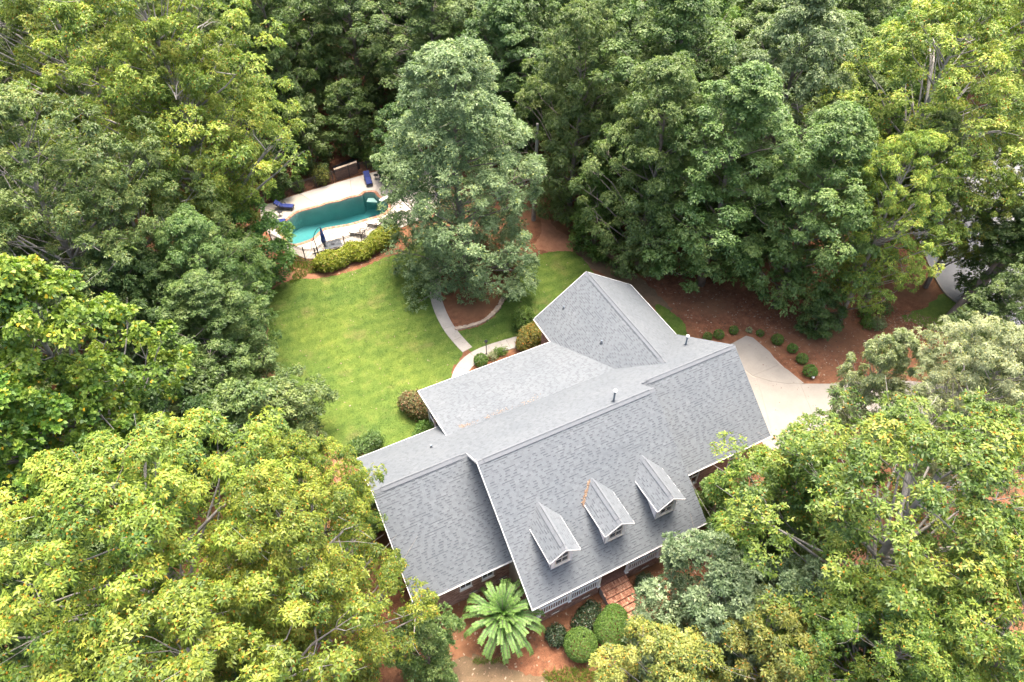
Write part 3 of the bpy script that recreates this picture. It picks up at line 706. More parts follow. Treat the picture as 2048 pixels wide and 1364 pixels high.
# right wing front, right end and rear walls
rh = [(1.75, 2.75, .95, 2.7)]
brick_wall((XM-.45, YW), (XW1, YW), 0, 3.2, rh+[(5.2, 6.2, .95, 2.7)]); window(*rh[0], (XM-.45, YW), (XW1, YW)); window(5.2, 6.2, .95, 2.7, (XM-.45, YW), (XW1, YW))
brick_wall((XW1, YW), (XW1, YV-.45), 0, lambda u: min(back(max(YW+u, YR_)), rwf(min(YW+u, YR_)))-.25 if YW+u < 6.6 else 3.1, [(9.2, 11.9, 0, 2.3), (12.5, 15.2, 0, 2.3)])
for u in (9.2, 12.5):
    mb = MB(); mb.box(XW1-.08, XW1-.03, YW+u, YW+u+2.7, .02, 2.3); g = mb.build('garage_door', M['white'], house)
    for k in range(4):
        mb = MB(); mb.box(XW1-.03, XW1-.012, YW+u+.04, YW+u+2.66, .06+k*.56, .56+k*.56); mb.build('door_panel', M['white'], g)
brick_wall((XW1, YV-.45), (XVL+.45, YV-.45), 0, lambda u: ZV-SW*abs(XW1-u-XV)-.25)
brick_wall((XVL+.45, YV-.45), (XVL+.45, YE-.5), 0, 3.1)
brick_wall((XVL+.45, YE-.45), (4.2, YE-.45), 0, 3.1, [(1.0, 2.8, .3, 2.4), (3.6, 5.4, .9, 2.4)])
window(1.0, 2.8, .3, 2.4, (XVL+.45, YE-.45), (4.2, YE-.45)); window(3.6, 5.4, .9, 2.4, (XVL+.45, YE-.45), (4.2, YE-.45))
# screened corner porch under the low roof
for (x, y) in ((.42, YE-.5), (.42, 8.6), (.42, 7.0), (2.3, YE-.5), (4.1, YE-.5)):
    mb = MB(); mb.box(x-.06, x+.06, y-.06, y+.06, 0, 3.2 if y > 9 else ext(y)-.2); mb.build('porch_post', M['white'], house)
mb = MB()
for z in (.05, 1.0, 1.95): mb.box(.4, .45, 6.4, YE-.5, z, z+.06); mb.box(.42, 4.1, YE-.52, YE-.48, z, z+.06)
mb.build('screen_rail', M['white'], house)
mb = MB(); mb.box(.47, .49, 6.4, YE-.55, .1, 3.2); mb.box(.47, 4.1, YE-.56, YE-.54, .1, 3.0); mb.build('screen', M['metal_dark'], house)
mb = MB(); mb.box(XW0+.3, XW1-.3, YW+.3, YWB-.3, 0, 2.9); mb.box(.6, XW1-.3, 5.9, YE-.8, 0, 2.9); mb.build('interior_core', M['roofdeck'], house)
for x0, x1, y0, y1, z in ((.05, XM-.05, YF+.01, YP-.02, 3.02), (XL+.03, .45, YFL+.01, YW-.02, 3.0), (XM-.45, XR-.03, YFL+.01, YW-.02, 3.2), (XL+.03, .45, YWB+.02, YB-.02, 3.02), (.02, XVL-.02, YE-.44, YE-.02, 3.05)):
    mb = MB(); mb.box(x0, x1, y0, y1, z, z+.02); mb.build('soffit', M['white'], house)
# dormers
for k, x0 in enumerate((2.40, 5.87, 9.31)):
    dm = MB(); ZD, ZDE, HWD, YD = 6.27, 5.56, .94, -5.86; sd = (ZD-ZDE)/HWD; YFW = -5.56; wv = .66
    yr0 = (ZD-HZ)/SF; ye0 = (ZDE-HZ)/SF
    # body
    zb = front(YFW)-.02; zt = ZD-sd*wv-.14; yb_ = (zt-HZ)/SF
    dm.add([(x0-wv, YFW, zb), (x0-wv, YFW, zt), (x0-wv, yb_, zt), (x0+wv, YFW, zb), (x0+wv, YFW, zt), (x0+wv, yb_, zt)], [(0, 1, 2), (3, 5, 4)])
    dorm = dm.build('dormer', M['white'], house)
    # face with window opening
    wz0, wz1, ww = 4.3, 5.44, .43
    mb = MB(); y = YFW
    def face(pts, mb=mb, y=y):
        n = len(pts); mb.add([(x0+a, y-.02, z) for a, z in pts]+[(x0+a, y+.05, z) for a, z in pts], [tuple(range(n)), tuple(reversed(range(n, 2*n)))]+[((i+1) % n, i, n+i, n+(i+1) % n) for i in range(n)])
    face([(-wv, zb), (-ww, zb), (-ww, ZD-sd*ww-.14), (-wv, zt)]); face([(ww, zb), (wv, zb), (wv, zt), (ww, ZD-sd*ww-.14)])
    face([(-ww, zb), (ww, zb), (ww, wz0), (-ww, wz0)]); face([(-ww, wz1), (ww, wz1), (ww, ZD-sd*ww-.14), (0, ZD-.14), (-ww, ZD-sd*ww-.14)])
    mb.build('dormer_face', M['white'], dorm)
    mb = MB()
    for a0, a1, z0, z1 in ((-ww, -ww+.06, wz0, wz1), (ww-.06, ww, wz0, wz1), (-ww+.06, ww-.06, wz0, wz0+.06), (-ww+.06, ww-.06, wz1-.06, wz1), (-ww+.06, ww-.06, 4.87, 4.91), (-.015, .015, wz0+.06, 4.87), (-.015, .015, 4.91, wz1-.06)):
        mb.box(x0+a0, x0+a1, YFW-.04, YFW+.04, z0, z1)
    mb.box(x0-ww-.07, x0+ww+.07, YFW-.09, YFW-.021, wz0-.06, wz0)
    mb.build('window_frame', M['cream'], dorm)
    mb = MB(); mb.box(x0-ww+.05, x0+ww-.05, YFW+.0, YFW+.02, wz0+.05, wz1-.05); mb.build('pane', M['glass'], dorm)
    for sg in (-1, 1):
        pd = Plane((x0+sg*HWD, 0, ZDE), (0, sg), (-sg, 0), sd)
        tip = [(x0+sg*HWD, YD), (x0, YD), (x0, yr0+.12), (x0+sg*HWD, ye0+.05)]
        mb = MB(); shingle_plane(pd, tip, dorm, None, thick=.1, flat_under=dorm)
        # narrow white boards along the eave and the front slope
        mb = MB(); xx = sorted((x0+sg*HWD, x0+sg*(HWD+.03))); mb.box(xx[0], xx[1], YD, ye0-.05, ZDE-.1, ZDE-.015)
        z0_, z1_ = ZDE, ZD
        mb.hexa([(x0+sg*HWD, YD-.03, z0_-.13), (x0+sg*HWD, YD, z0_-.13), (x0, YD, z1_-.13), (x0, YD-.03, z1_-.13)][::(-1 if sg > 0 else 1)], [(x0+sg*HWD, YD-.03, z0_-.01), (x0+sg*HWD, YD, z0_-.01), (x0, YD, z1_-.01), (x0, YD-.03, z1_-.01)][::(-1 if sg > 0 else 1)])
        mb.build('dormer_trim', M['white'], dorm)
    ridge_caps((x0, YD, ZD), (x0, yr0-.05, ZD), dn(-1, 0, sd), dn(1, 0, sd), dorm, w=.15, step=.16, vent=True, ends=.28)
# dormer shingles were made under their own 'roof' pieces
# pipes and vents on the roof
def pipe(x, y, z, h, r=.06, cap=True):
    mb = MB(); mb.tube([(x, y, z-.1), (x, y, z+h)], r, 10); p = mb.build('vent_pipe', M['pipe'], house, smooth=False)
    mb = MB(); mb.tube([(x, y, z-.08), (x, y, z+.04), (x, y, z+.1)], [r*2.6, r*2.2, r*1.15], 10); mb.build('flashing', M['lead'], p)
    if cap:
        mb = MB(); mb.tube([(x, y, z+h-.02), (x, y, z+h+.03), (x, y, z+h+.09), (x, y, z+h+.13)], [r*1.3, r*2.1, r*2.0, r*.6], 12); mb.build('pipe_cap', M['white'], p)
pipe(9.15, .47, back(.47), .95, .06); pipe(17.75, 4.23, back(4.23), .85, .06)
pipe(-1.31, 4.1, back(4.1), .28, .045, False)
pipe(12.29, 11.73, ZV-SW*(XV-12.29), .25, .045, False); pipe(12.77, 7.2, ZV-SW*(XV-12.77), .28, .05, False)
# leaf litter lying on the roof: in the valley by the middle dormer and along the low roof crease
def litter(name, pts, size, label=None, cat=None, tints=(0, 1), parent=None, flat=.3):
    n = len(pts); P = np.array(pts, float); a = rng.uniform(0, 6.28, n); e = rng.normal(0, flat, (n, 2)); L = size*rng.uniform(.5, 1.3, n); W_ = L*rng.uniform(.3, .7, n)
    u = np.stack([np.cos(a), np.sin(a), e[:, 0]], 1)*L[:, None]*.5; v = np.stack([-np.sin(a), np.cos(a), e[:, 1]], 1)*W_[:, None]*.5
    V = np.stack([P-u-v, P+u-v, P+u+v, P-u+v], 1); me = quads_mesh(name, V, rng.uniform(*tints, n)); o = obj(name, me, M['debris'], parent, 'stuff')
    if label: tag(o, label, cat)
    return o
pts = []
for i in range(260):
    t = random.random()**.8; x = 5.87-.1-t*.95; z_ = ZD-(5.87-x)*sd; y = (z_-HZ)/SF; y += random.gauss(0, .05); x += random.gauss(0, .05)
    pts.append((x, y, front(y)+.035+random.random()*.03))
litter('dry_leaves', pts, .07, 'drift of dry brown leaves in the roof valley behind the middle dormer', 'leaves', (.2, 1))
pts = []
for i in range(420):
    x = 1.0+random.random()**1.5*6.5; y = YC+.25+random.gauss(0, .1)+.08*math.sin(x*2)
    if random.random() < .65*abs(math.sin(x*1.3)): pts.append((x, y, ext(y)+.03))
litter('dry_leaves', pts, .06, 'faint line of leaf litter on the low rear roof crease', 'leaves', (.3, .9))
# ------------------------------------------------------------------ pool furniture and fences
def fence(name, label, pts, h, gap=.115, post_every=2.0, group=None):
    P = [Vector((*p, 0)) for p in pts]; root = thing(name, label, 'fence', tuple(P[0]), 0, group); o = P[0]
    if 'picket' not in tab_cache:
        b_ = MB(); b_.box(-.014, .014, -.014, .014, .06, h); tab_cache['picket'] = b_.mesh('picket'); tab_cache['picket'].materials.append(M['metal_dark'])
        b_ = MB(); b_.box(-.035, .035, -.035, .035, 0, h+.08); b_.box(-.045, .045, -.045, .045, h+.08, h+.11); tab_cache['fpost'] = b_.mesh('post'); tab_cache['fpost'].materials.append(M['metal_dark'])
    cnt = 0; mbr = MB(); extra = MB()
    for a, b in zip(P[:-1], P[1:]):
        L = (b-a).length; d = (b-a)/L; n = max(1, round(L/post_every))
        for z in (.14, h-.16, h-.02): mbr.beam(a-o+Vector((0, 0, z)), b-o+Vector((0, 0, z)), .03, .03)
        for i in range(n): q = obj('post', tab_cache['fpost'], None, root); q.location = a+d*L*i/n-o; q.rotation_euler.z = math.atan2(d.y, d.x)
        m_ = int(L/gap)
        for i in range(1, m_):
            if cnt < 300: q = obj('picket', tab_cache['picket'], None, root); q.location = a+d*L*i/m_-o; cnt += 1
    q = obj('post', tab_cache['fpost'], None, root); q.location = P[-1]-o
    mbr.build('rail', M['metal_dark'], root); return root
fence('pool_fence', 'black picket fence behind the pool deck, in front of the shrubs', [(-6.12, 41.28), (-4.49, 41.65), (-0.53, 42.01), (4.75, 42.32), (8.57, 42.45), (12.93, 42.18)], 1.35)
fence('pool_fence', 'black picket fence along the lawn side of the pool deck beside the hedge', [(-4.89, 35.26), (-3.95, 33.27), (-2.76, 31.57), (-1.89, 31.06), (-0.79, 31.68), (0.90, 31.55), (4.18, 31.87), (6.34, 31.97), (8.99, 32.28)], 1.25)
def chaise(label, loc, rz, cushion, mat, group, recline=.62):
    t = thing('lounge_chair', label, 'lounge chair', loc, rz, group)
    L = 1.95; hb = .72
    mb = MB()
    for s in (-1, 1): mb.beam((0, s*.31, .3), (L-hb, s*.31, .3), .04, .05); mb.beam((L-hb, s*.31, .3), (L-hb+hb*math.cos(recline), s*.31, .3+hb*math.sin(recline)), .04, .05)
    mb.beam((0, -.31, .3), (0, .31, .3), .04, .05); mb.beam((L-hb+hb*math.cos(recline), -.31, .3+hb*math.sin(recline)), (L-hb+hb*math.cos(recline), .31, .3+hb*math.sin(recline)), .04, .05)
    mb.build('frame', M['metal_dark'], t)
    for x in (.12, L-hb+.05):
        for s in (-1, 1):
            mb = MB(); mb.beam((x, s*.31, 0), (x, s*.31, .28), .035, .035, up=Vector((0, 1, 0))); mb.build('leg', M['metal_dark'], t)
    for s in (-1, 1):
        mb = MB(); mb.beam((L-hb-.35, s*.33, .52), (L-hb+.1, s*.33, .56), .05, .03); mb.beam((L-hb-.33, s*.33, .3), (L-hb-.33, s*.33, .51), .03, .03); mb.build('armrest', M['metal_dark'], t)
    th = .09 if cushion else .02
    c, s_ = math.cos(recline), math.sin(recline)
    mb = MB(); n = 4
    for i in range(n):
        x0, x1 = .02+(L-hb-.04)*i/n+.008, .02+(L-hb-.04)*(i+1)/n-.008; mb.box(x0, x1, -.28, .28, .33, .33+th)
    mb.build('seat_cushion' if cushion else 'seat', mat, t)
    mb = MB(); ex = Vector((c, 0, s_)); ez = Vector((-s_, 0, c)); o = Vector((L-hb, 0, .335))
    for i in range(3):
        a, b = hb*1.02*i/3+.008, hb*1.02*(i+1)/3-.008
        q = [o+ex*a+Vector((0, -.28, 0)), o+ex*b+Vector((0, -.28, 0)), o+ex*b+Vector((0, .28, 0)), o+ex*a+Vector((0, .28, 0))]
        mb.hexa(q, [p+ez*th for p in q])
    mb.build('back_cushion' if cushion else 'backrest', mat, t); return t
g1 = 'navy cushioned loungers by the pool'
chaise('navy cushioned lounge chair angled at the left end of the pool deck', (-1.75, 39.5, .06), R(148), True, M['navy'], g1)
chaise('navy cushioned lounge chair standing alone below the back fence, head to the fence', (6.05, 39.75, .06), R(82), True, M['navy'], g1)
chaise('navy lounge chair half hidden under the grey green tree at the back fence', (7.6, 39.9, .06), R(80), True, M['navy'], g1)
chaise('navy lounge chair partly under the bushy tree at the left end of the deck', (-3.0, 37.6, .06), R(165), True, M['navy'], g1, .3)
g2 = 'beige sling loungers beside the hedge'
chaise('beige sling lounge chair on the deck nearer the patio table', (2.0, 33.4, .06), R(-40), False, M['sling'], g2, .9)
chaise('beige sling lounge chair on the deck beside the grey green tree', (3.9, 34.0, .06), R(-42), False, M['sling'], g2, .9)
def small_table(label, x, y):
    t = thing('side_table', label, 'side table', (x, y, .06))
    mb = MB(); mb.tube([(0, 0, .42), (0, 0, .45)], .24, 14); mb.build('table_top', M['metal_dark'], t)
    for k in range(3):
        a = k*2.09; mb = MB(); mb.beam((math.cos(a)*.2, math.sin(a)*.2, 0), (math.cos(a)*.1, math.sin(a)*.1, .42), .025, .025); mb.build('leg', M['metal_dark'], t)
small_table('little round dark table beside the left navy lounger', -3.15, 39.1)
small_table('little round dark table between the two back navy loungers', 7.1, 40.9)
tb = thing('patio_table', 'dark rectangular patio table beside the furled umbrella', 'table', (-.1, 31.72, .06))
mb = MB()
for i in range(6): mb.box(-.78, .78, -.54+i*.18+.004, -.54+(i+1)*.18-.004, .68, .72)
mb.build('table_top', M['lead'], tb)
for sx in (-.7, .7):
    for sy in (-.46, .46): mb = MB(); mb.box(sx-.03, sx+.03, sy-.03, sy+.03, 0, .68); mb.build('leg', M['metal_dark'], tb)
mb = MB(); mb.tube([(0, 0, .72), (0, 0, .75)], .16, 10); mb.build('tray', M['metal_dark'], tb)
def chair(label, x, y, rz, mat, seatmat, group):
    t = thing('patio_chair', label, 'chair', (x, y, .06), rz, group)
    mb = MB(); mb.box(-.23, .23, -.23, .23, .4, .46); mb.build('seat', seatmat, t)
    for sx in (-.2, .2):
        for sy in (-.2, .2): mb = MB(); mb.box(sx-.015, sx+.015, sy-.015, sy+.015, 0, .4); mb.build('leg', mat, t)
    mb = MB(); mb.tube([(-.24, .22, .46), (-.25, .27, .8), (-.12, .29, .95), (.12, .29, .95), (.25, .27, .8), (.24, .22, .46)], .018, 5)
    for x_ in (-.12, 0, .12): mb.tube([(x_, .23, .46), (x_*1.2, .28, .92)], .01, 4)
    mb.tube([(-.24, -.2, .4), (-.25, -.18, .64), (-.25, .25, .66)], .015, 4); mb.tube([(.24, -.2, .4), (.25, -.18, .64), (.25, .25, .66)], .015, 4)
    mb.build('backrest', mat, t)
chair('pale iron patio chair at the pool side of the table, right of its twin', .15, 32.65, R(5), M['gold'], M['sling'], 'patio chairs')
chair('pale iron patio chair at the pool side of the table, next to the umbrella', -.5, 32.6, R(-8), M['gold'], M['sling'], 'patio chairs')
chair('dark patio chair on the hedge side of the table, near the umbrella base', -.45, 30.95, R(180), M['metal_dark'], M['lead'], 'patio chairs')
chair('dark patio chair on the hedge side of the table, at its far corner', .3, 30.98, R(176), M['metal_dark'], M['lead'], 'patio chairs')
um = thing('cantilever_umbrella', 'furled navy cantilever umbrella on a curved dark mast over the patio table', 'umbrella', (-1.5, 32.0, .06))
mb = MB(); mb.beam((-.5, 0, .04), (.5, 0, .04), .09, .07); mb.beam((0, -.5, .045), (0, .5, .045), .09, .07); mb.build('base', M['metal_dark'], um)
mb = MB(); mb.tube([(0, 0, 0), (-.05, 0, 1.1), (-.1, 0, 1.75)], .035, 8); mb.build('mast', M['metal_dark'], um)
mb = MB(); mb.tube([(-.1, 0, 1.72), (.2, 0, 2.3), (.45, 0, 2.55), (.72, 0, 2.62)], .028, 8); mb.tube([(-.1, 0, 1.72), (-.42, 0, 1.1), (-.5, 0, .62)], .02, 6); mb.beam((-.48, 0, .66), (0, 0, .56), .03, .03); mb.build('arm', M['metal_dark'], um)
mb = MB(); vs = []; fs = []; nk = 16
prof = [(2.6, .02), (2.5, .06), (2.2, .1), (1.6, .155), (1.15, .2), (.98, .19)]
for z, r in prof:
    for k in range(nk): rr = r*(1.15 if k % 2 else .8); a = k*2*math.pi/nk; vs.append((.72+rr*math.cos(a), rr*math.sin(a), z))
for i in range(len(prof)-1):
    for k in range(nk): fs.append((i*nk+k, (i+1)*nk+k, (i+1)*nk+(k+1) % nk, i*nk+(k+1) % nk))
mb.add(vs, fs); M['canopy'] = plain('faded blue canopy', (.05, .1, .27), .85, .25, 7); mb.build('canopy', M['canopy'], um)
mb = MB(); mb.tube([(.72, 0, 1.75), (.72, 0, 1.8)], .19, 12); mb.build('tie', M['navy'], um)
# low wall and planter beyond the fence
a, b = [(3.42, 42.48), (5.81, 42.80)]
lw = thing('screen_wall', 'low brown wall with a cream cap behind the pool fence', 'wall', (a[0], a[1], 0)); va_ = Vector(b)-Vector(a); Lw = va_.length; lw.rotation_euler.z = math.atan2(va_.y, va_.x)
mb = MB(); mb.box(0, Lw, 0, .2, 0, 1.25); mb.build('wall', M['mortar'], lw)
mb = MB(); z = .01
M['brown'] = plain('brown stain', (.2, .12, .09), .9, .25, 6)
for r_ in range(8):
    mb = MB(); mb.box(.0, Lw, -.02, -.002, .01+r_*.155, .15+r_*.155); mb.build('board', M['brown'], lw)
mb = MB(); mb.box(-.06, Lw+.06, -.05, .22, 1.25, 1.31); mb.build('cap', M['stone'], lw)
pe_ = thing('pool_equipment_box', 'black equipment box behind the low brown wall', 'equipment box', (a[0]+1.5, a[1]+1.3, 0), R(15))
mb = MB(); mb.box(-1.2, 1.2, -.6, .6, 0, .6); mb.build('body', M['metal_dark'], pe_); mb = MB(); mb.box(-1.25, 1.25, -.65, .65, .6, .66); mb.build('lid', M['metal_dark'], pe_)
# lamp post, spotlight, timbers and edging stones
lp = thing('lamp_post', 'slim black lamp post in the bed beside the path junction', 'lamp post', (*[(6.86, 13.93)][0], 0))
mb = MB(); mb.tube([(0, 0, 0), (0, 0, .1)], .09, 8); mb.tube([(0, 0, .1), (0, 0, 1.3)], .035, 8); mb.build('post', M['metal_dark'], lp)
mb = MB(); mb.tube([(0, 0, 1.3), (0, 0, 1.34), (0, 0, 1.52)], [.05, .09, .12], 6); mb.build('lantern', M['glass'], lp); mb = MB(); mb.tube([(0, 0, 1.52), (0, 0, 1.56), (0, 0, 1.64)], [.15, .13, .02], 6); mb.build('cap', M['metal_dark'], lp)
sp = thing('garden_spotlight', 'small white garden light beside the last round shrub at the driveway', 'garden light', (*[(27.86, 0.58)][0], 0))
mb = MB(); mb.tube([(0, 0, 0), (0, 0, .18)], .02, 6); mb.build('stake', M['metal_dark'], sp); mb = MB(); mb.tube([(0, 0, .2), (.03, -.1, .32)], [.07, .11], 10); mb.build('lamp_head', M['white'], sp)
tw = thing('timber_edge', 'weathered timber retaining edge under the trees behind the rear wing', 'retaining edge', (0, 0, 0))
for k in range(3):
    a, b = [(21.56, 20.32), (22.23, 18.20)]; mb = MB(); mb.beam((*a, .07+k*.145), (*b, .07+k*.145), .16, .138); mb.build('timber', M['timber'], tw)
    a, b = [(22.35, 18.14), (23.80, 18.41)]; mb = MB(); mb.beam((*a, .07+k*.145), (*b, .07+k*.145), .15, .138); mb.build('timber', M['timber'], tw)
se = thing('stone_edging', 'curved row of tan stones edging the bed under the grey green tree', 'stone edging', (0, 0, 0))
SP = smooth_poly([(5.90, 17.54), (6.76, 17.36), (7.96, 17.34), (9.02, 17.66), (9.96, 18.26), (10.81, 19.06)], 5, False)
for x, y in SP:
    mb = MB(); r_ = random.uniform(.13, .2); n = 7; ring = [(x+math.cos(k*6.283/n)*r_*random.uniform(.75, 1.2)*1.3, y+math.sin(k*6.283/n)*r_*random.uniform(.75, 1.2)) for k in range(n)]
    mb.prism(ring, 0, random.uniform(.08, .16)); mb.build('stone', M['stone'], se)

# ------------------------------------------------------------------ foliage
def unit(v): return v/np.maximum(1e-9, np.linalg.norm(v, axis=-1, keepdims=True))
def leaves_from_sprigs(P, A, nleaf, ln, wd, droop, alpha, rr, tint, special=.0, bud=.0, budsize=.07):
    """P sprig points, A sprig axes (n,3): each sprig is a whorl of nleaf leaves; returns quads and tints"""
    n = len(P); k = nleaf
    ref = np.where(np.abs(A[:, 2:3]) < .9, np.array([[0, 0, 1.]]), np.array([[1., 0, 0]]))
    U = unit(np.cross(A, ref)); W_ = np.cross(A, U)
    az = rr.uniform(0, 6.283, (n, 1))+np.arange(k)[None]*(6.283/k)+rr.normal(0, .3, (n, k))
    al = rr.uniform(alpha[0], alpha[1], (n, k))
    D = A[:, None]*np.cos(al)[..., None]+(U[:, None]*np.cos(az)[..., None]+W_[:, None]*np.sin(az)[..., None])*np.sin(al)[..., None]
    L = ln*rr.uniform(.65, 1.2, (n, k, 1)); B = P[:, None]+D*L*.12+rr.normal(0, ln*.12, (n, k, 3))
    side = unit(np.cross(D, A[:, None]+rr.normal(0, .35, (n, k, 3))))
    dz = np.array([0, 0, 1.])
    T = B+D*L-dz*L*droop*rr.uniform(.4, 1.4, (n, k, 1)); Mid = B+D*L*.45-dz*L*droop*.12
    w = wd*rr.uniform(.75, 1.2, (n, k, 1))*.5; fold = unit(np.cross(side, D))*w*.35
    V = np.stack([B, Mid-side*w+fold, T, Mid+side*w+fold], 2).reshape(-1, 4, 3)
    t = tint[:, None]+rr.normal(0, .13, (n, k)); t = np.clip(t, 0, .98)
    if special > 0: t = np.where(rr.random((n, k)) < special, rr.uniform(1.02, 1.15, (n, k)), t)
    t = t.reshape(-1)
    if special == 0: t = np.where(rr.random(len(t)) < .004, 1.05, t)
    if bud > 0:
        m = rr.random(n) < bud; Pb = P[m]; nb = len(Pb)
        if nb:
            d1 = rr.normal(0, 1, (nb, 2, 3)); d1 = unit(d1)*budsize; d2 = unit(np.cross(d1, rr.normal(0, 1, (nb, 2, 3))))*budsize*.6; c = Pb[:, None]+A[m][:, None]*ln*.1
            Vb = np.stack([c-d1, c-d2, c+d1, c+d2], 2).reshape(-1, 4, 3); V = np.concatenate([V, Vb]); t = np.concatenate([t, np.full(len(Vb), 1.12)])
    return V, t
def profile(shape, t):
    if shape == 'dome': return np.sqrt(np.clip(1-((t-.35)/.66)**2, .05, 1))*np.where(t < .35, .72+.28*t/.35, 1)
    if shape == 'oval': return np.clip(np.sin(math.pi*np.clip(t*.82+.16, 0, 1))**.75, .12, 1)
    if shape == 'egg': return np.clip(np.sin(math.pi*(.29+.66*t)), .08, 1)**.85
    if shape == 'cone': return np.clip(1.02-t**1.35*.95, .06, 1)*np.clip(.72+t*2, 0, 1)
    return np.sqrt(np.clip(1-(2*t-1)**2, .03, 1))
def crown_mesh(name, seed, Rc, zb, zt, shape, nclump, nsprig, nleaf, ln, wd, droop=.3, alpha=(.9, 1.6), rc=(.8, 1.5), special=0, bud=0, flat=.62, inner=.25, lump=.22, budsize=.07, young=0):
    rr = np.random.default_rng(seed); i = np.arange(nclump)
    t = (i+.5)/nclump; t = 1-(1-t)**.9 if shape == 'cone' else t; t = np.clip(t+rr.normal(0, .03, nclump), 0, .985)
    ph = i*2.399963+rr.normal(0, .35, nclump)
    ampl = 1+lump*np.sin(ph*2+seed)*np.sin(t*5+seed*1.7)+lump*.6*np.sin(ph*3+t*9+seed*.7)
    pr_ = profile(shape, t)*Rc*ampl
    fr = np.where(rr.random(nclump) < inner, rr.uniform(.35, .7, nclump), rr.uniform(.78, 1.08, nclump))
    r_c = rr.uniform(rc[0], rc[1], nclump)*(1-.25*t)
    rad = np.maximum(0, pr_*fr-r_c*.55)
    C = np.stack([rad*np.cos(ph), rad*np.sin(ph), zb+(zt-zb)*t-r_c*.25], 1)
    outw = unit(np.stack([np.cos(ph), np.sin(ph), np.zeros(nclump)], 1))
    ct = np.clip(rr.normal(.42, .17, nclump), .1, .8)
    # sprigs on the upper and outer side of each lump
    n = nclump*nsprig; ci = np.repeat(np.arange(nclump), nsprig)
    d = unit(unit(rr.normal(0, 1, (n, 3)))+np.array([0, 0, .55])+outw[ci]*.45)
    rl = r_c[ci]*(1+.22*np.sin(d[:, 0]*5+ci)*np.sin(d[:, 1]*5+ci*2.1)+rr.normal(0, .1, n))*np.where(rr.random(n) < .25, rr.uniform(.4, .9, n), 1)
    P = C[ci]+d*rl[:, None]*np.array([1, 1, flat])
    A = unit(d*.7+np.array([0, 0, .75])+rr.normal(0, .22, (n, 3)))
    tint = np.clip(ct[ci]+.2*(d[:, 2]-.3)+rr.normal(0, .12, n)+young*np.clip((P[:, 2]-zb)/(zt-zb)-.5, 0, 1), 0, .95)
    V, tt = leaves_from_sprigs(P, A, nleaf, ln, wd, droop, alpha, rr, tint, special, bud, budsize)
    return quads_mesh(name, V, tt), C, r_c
def trunk_mesh(name, seed, H, r0, C, zb, nlimb=60, lean=(0, 0), dead=0, Rc=5):
    rr = np.random.default_rng(seed+99); mb = MB()
    top = max(zb+1, H*.86)
    pts = [Vector((math.sin(z*.35+seed)*.15*z/H*3+lean[0]*z/H, math.cos(z*.3+seed)*.15*z/H*3+lean[1]*z/H, z)) for z in np.linspace(0, top, 9)]
    rad = [r0*(1.35 if i == 0 else 1)*(1-.8*i/8) for i in range(9)]
    mb.tube(pts, rad, 9)
    def at(z):
        f = min(max(z/top*8, 0), 7.999); i = int(f); return pts[i].lerp(pts[i+1], f-i), rad[i]+(rad[i+1]-rad[i])*(f-i)
    idx = rr.permutation(len(C))[:nlimb]
    for i in idx:
        c = Vector(C[i]); hd = math.hypot(c.x, c.y); z0 = max(min(zb*.6, 1.5), c.z-hd*rr.uniform(.5, .95)-.5); z0 = min(z0, top*.96)
        p0, rr0 = at(z0); m1 = p0.lerp(c, .35)+Vector((0, 0, -.05*hd+rr.normal(0, .15))); m2 = p0.lerp(c, .7)+Vector((rr.normal(0, .25), rr.normal(0, .25), rr.normal(0, .15)-.02*hd))
        rb = min(rr0*.6, .02+.014*hd); mb.tube([p0, m1, m2, c], [rb, rb*.7, rb*.45, .012], 5, cap=False)
        for q in range(2):
            e = c+Vector((rr.normal(0, .7), rr.normal(0, .7), rr.uniform(.1, .7))); mb.tube([m2.lerp(c, .5), m2.lerp(e, .7), e], [rb*.35, rb*.2, .008], 4, cap=False)
    for k in range(dead):       # bare grey boughs that poke out of the crown
        a = rr.uniform(0, 6.28); z0 = rr.uniform(.5, .8)*top; p0, rr0 = at(z0); L = Rc*rr.uniform(.75, 1.02)
        z1 = min(z0+L*rr.uniform(.2, .6), H*.74); e = Vector((math.cos(a)*L, math.sin(a)*L, z1)); m = p0.lerp(e, .5)+Vector((0, 0, .1*L+rr.normal(0, .3)))
        mb.tube([p0, p0.lerp(m, .5), m, m.lerp(e, .55)+Vector((0, 0, .3)), e], [.1, .085, .065, .045, .015], 6, cap=False)
        for q in range(5):
            s0 = m.lerp(e, rr.uniform(0, .9)); e2 = s0+Vector((rr.normal(0, 1), rr.normal(0, 1), rr.uniform(-.1, 1))); mb.tube([s0, s0.lerp(e2, .5)+Vector((0, 0, .15)), e2], [.035, .022, .008], 4, cap=False)
    return mb.mesh(name, True)
PROTO = {}
def proto(key, seed, Rc, H, zb, shape, r0=.3, nlimb=60, dead=0, **kw):
    cm, C, rc = crown_mesh('crown', seed, Rc, zb, H, shape, **kw); tm = trunk_mesh('trunk', seed, H, r0, C, zb, nlimb, (0, 0), dead, Rc)
    PROTO.setdefault(key, []).append((cm, tm, Rc, H))
proto('rosette', 1, 6.2, 19, 6, 'dome', .35, 70, 2, nclump=340, nsprig=43, nleaf=8, ln=.195, wd=.075, droop=.45, alpha=(1.0, 1.6), rc=(.4, 1.0), bud=.4, budsize=.06, inner=.3)
proto('rosette', 2, 5.4, 18, 4, 'dome', .3, 70, 2, nclump=280, nsprig=43, nleaf=8, ln=.195, wd=.075, droop=.45, alpha=(1.0, 1.6), rc=(.4, 1.0), bud=.4, budsize=.06, inner=.3, lump=.3)
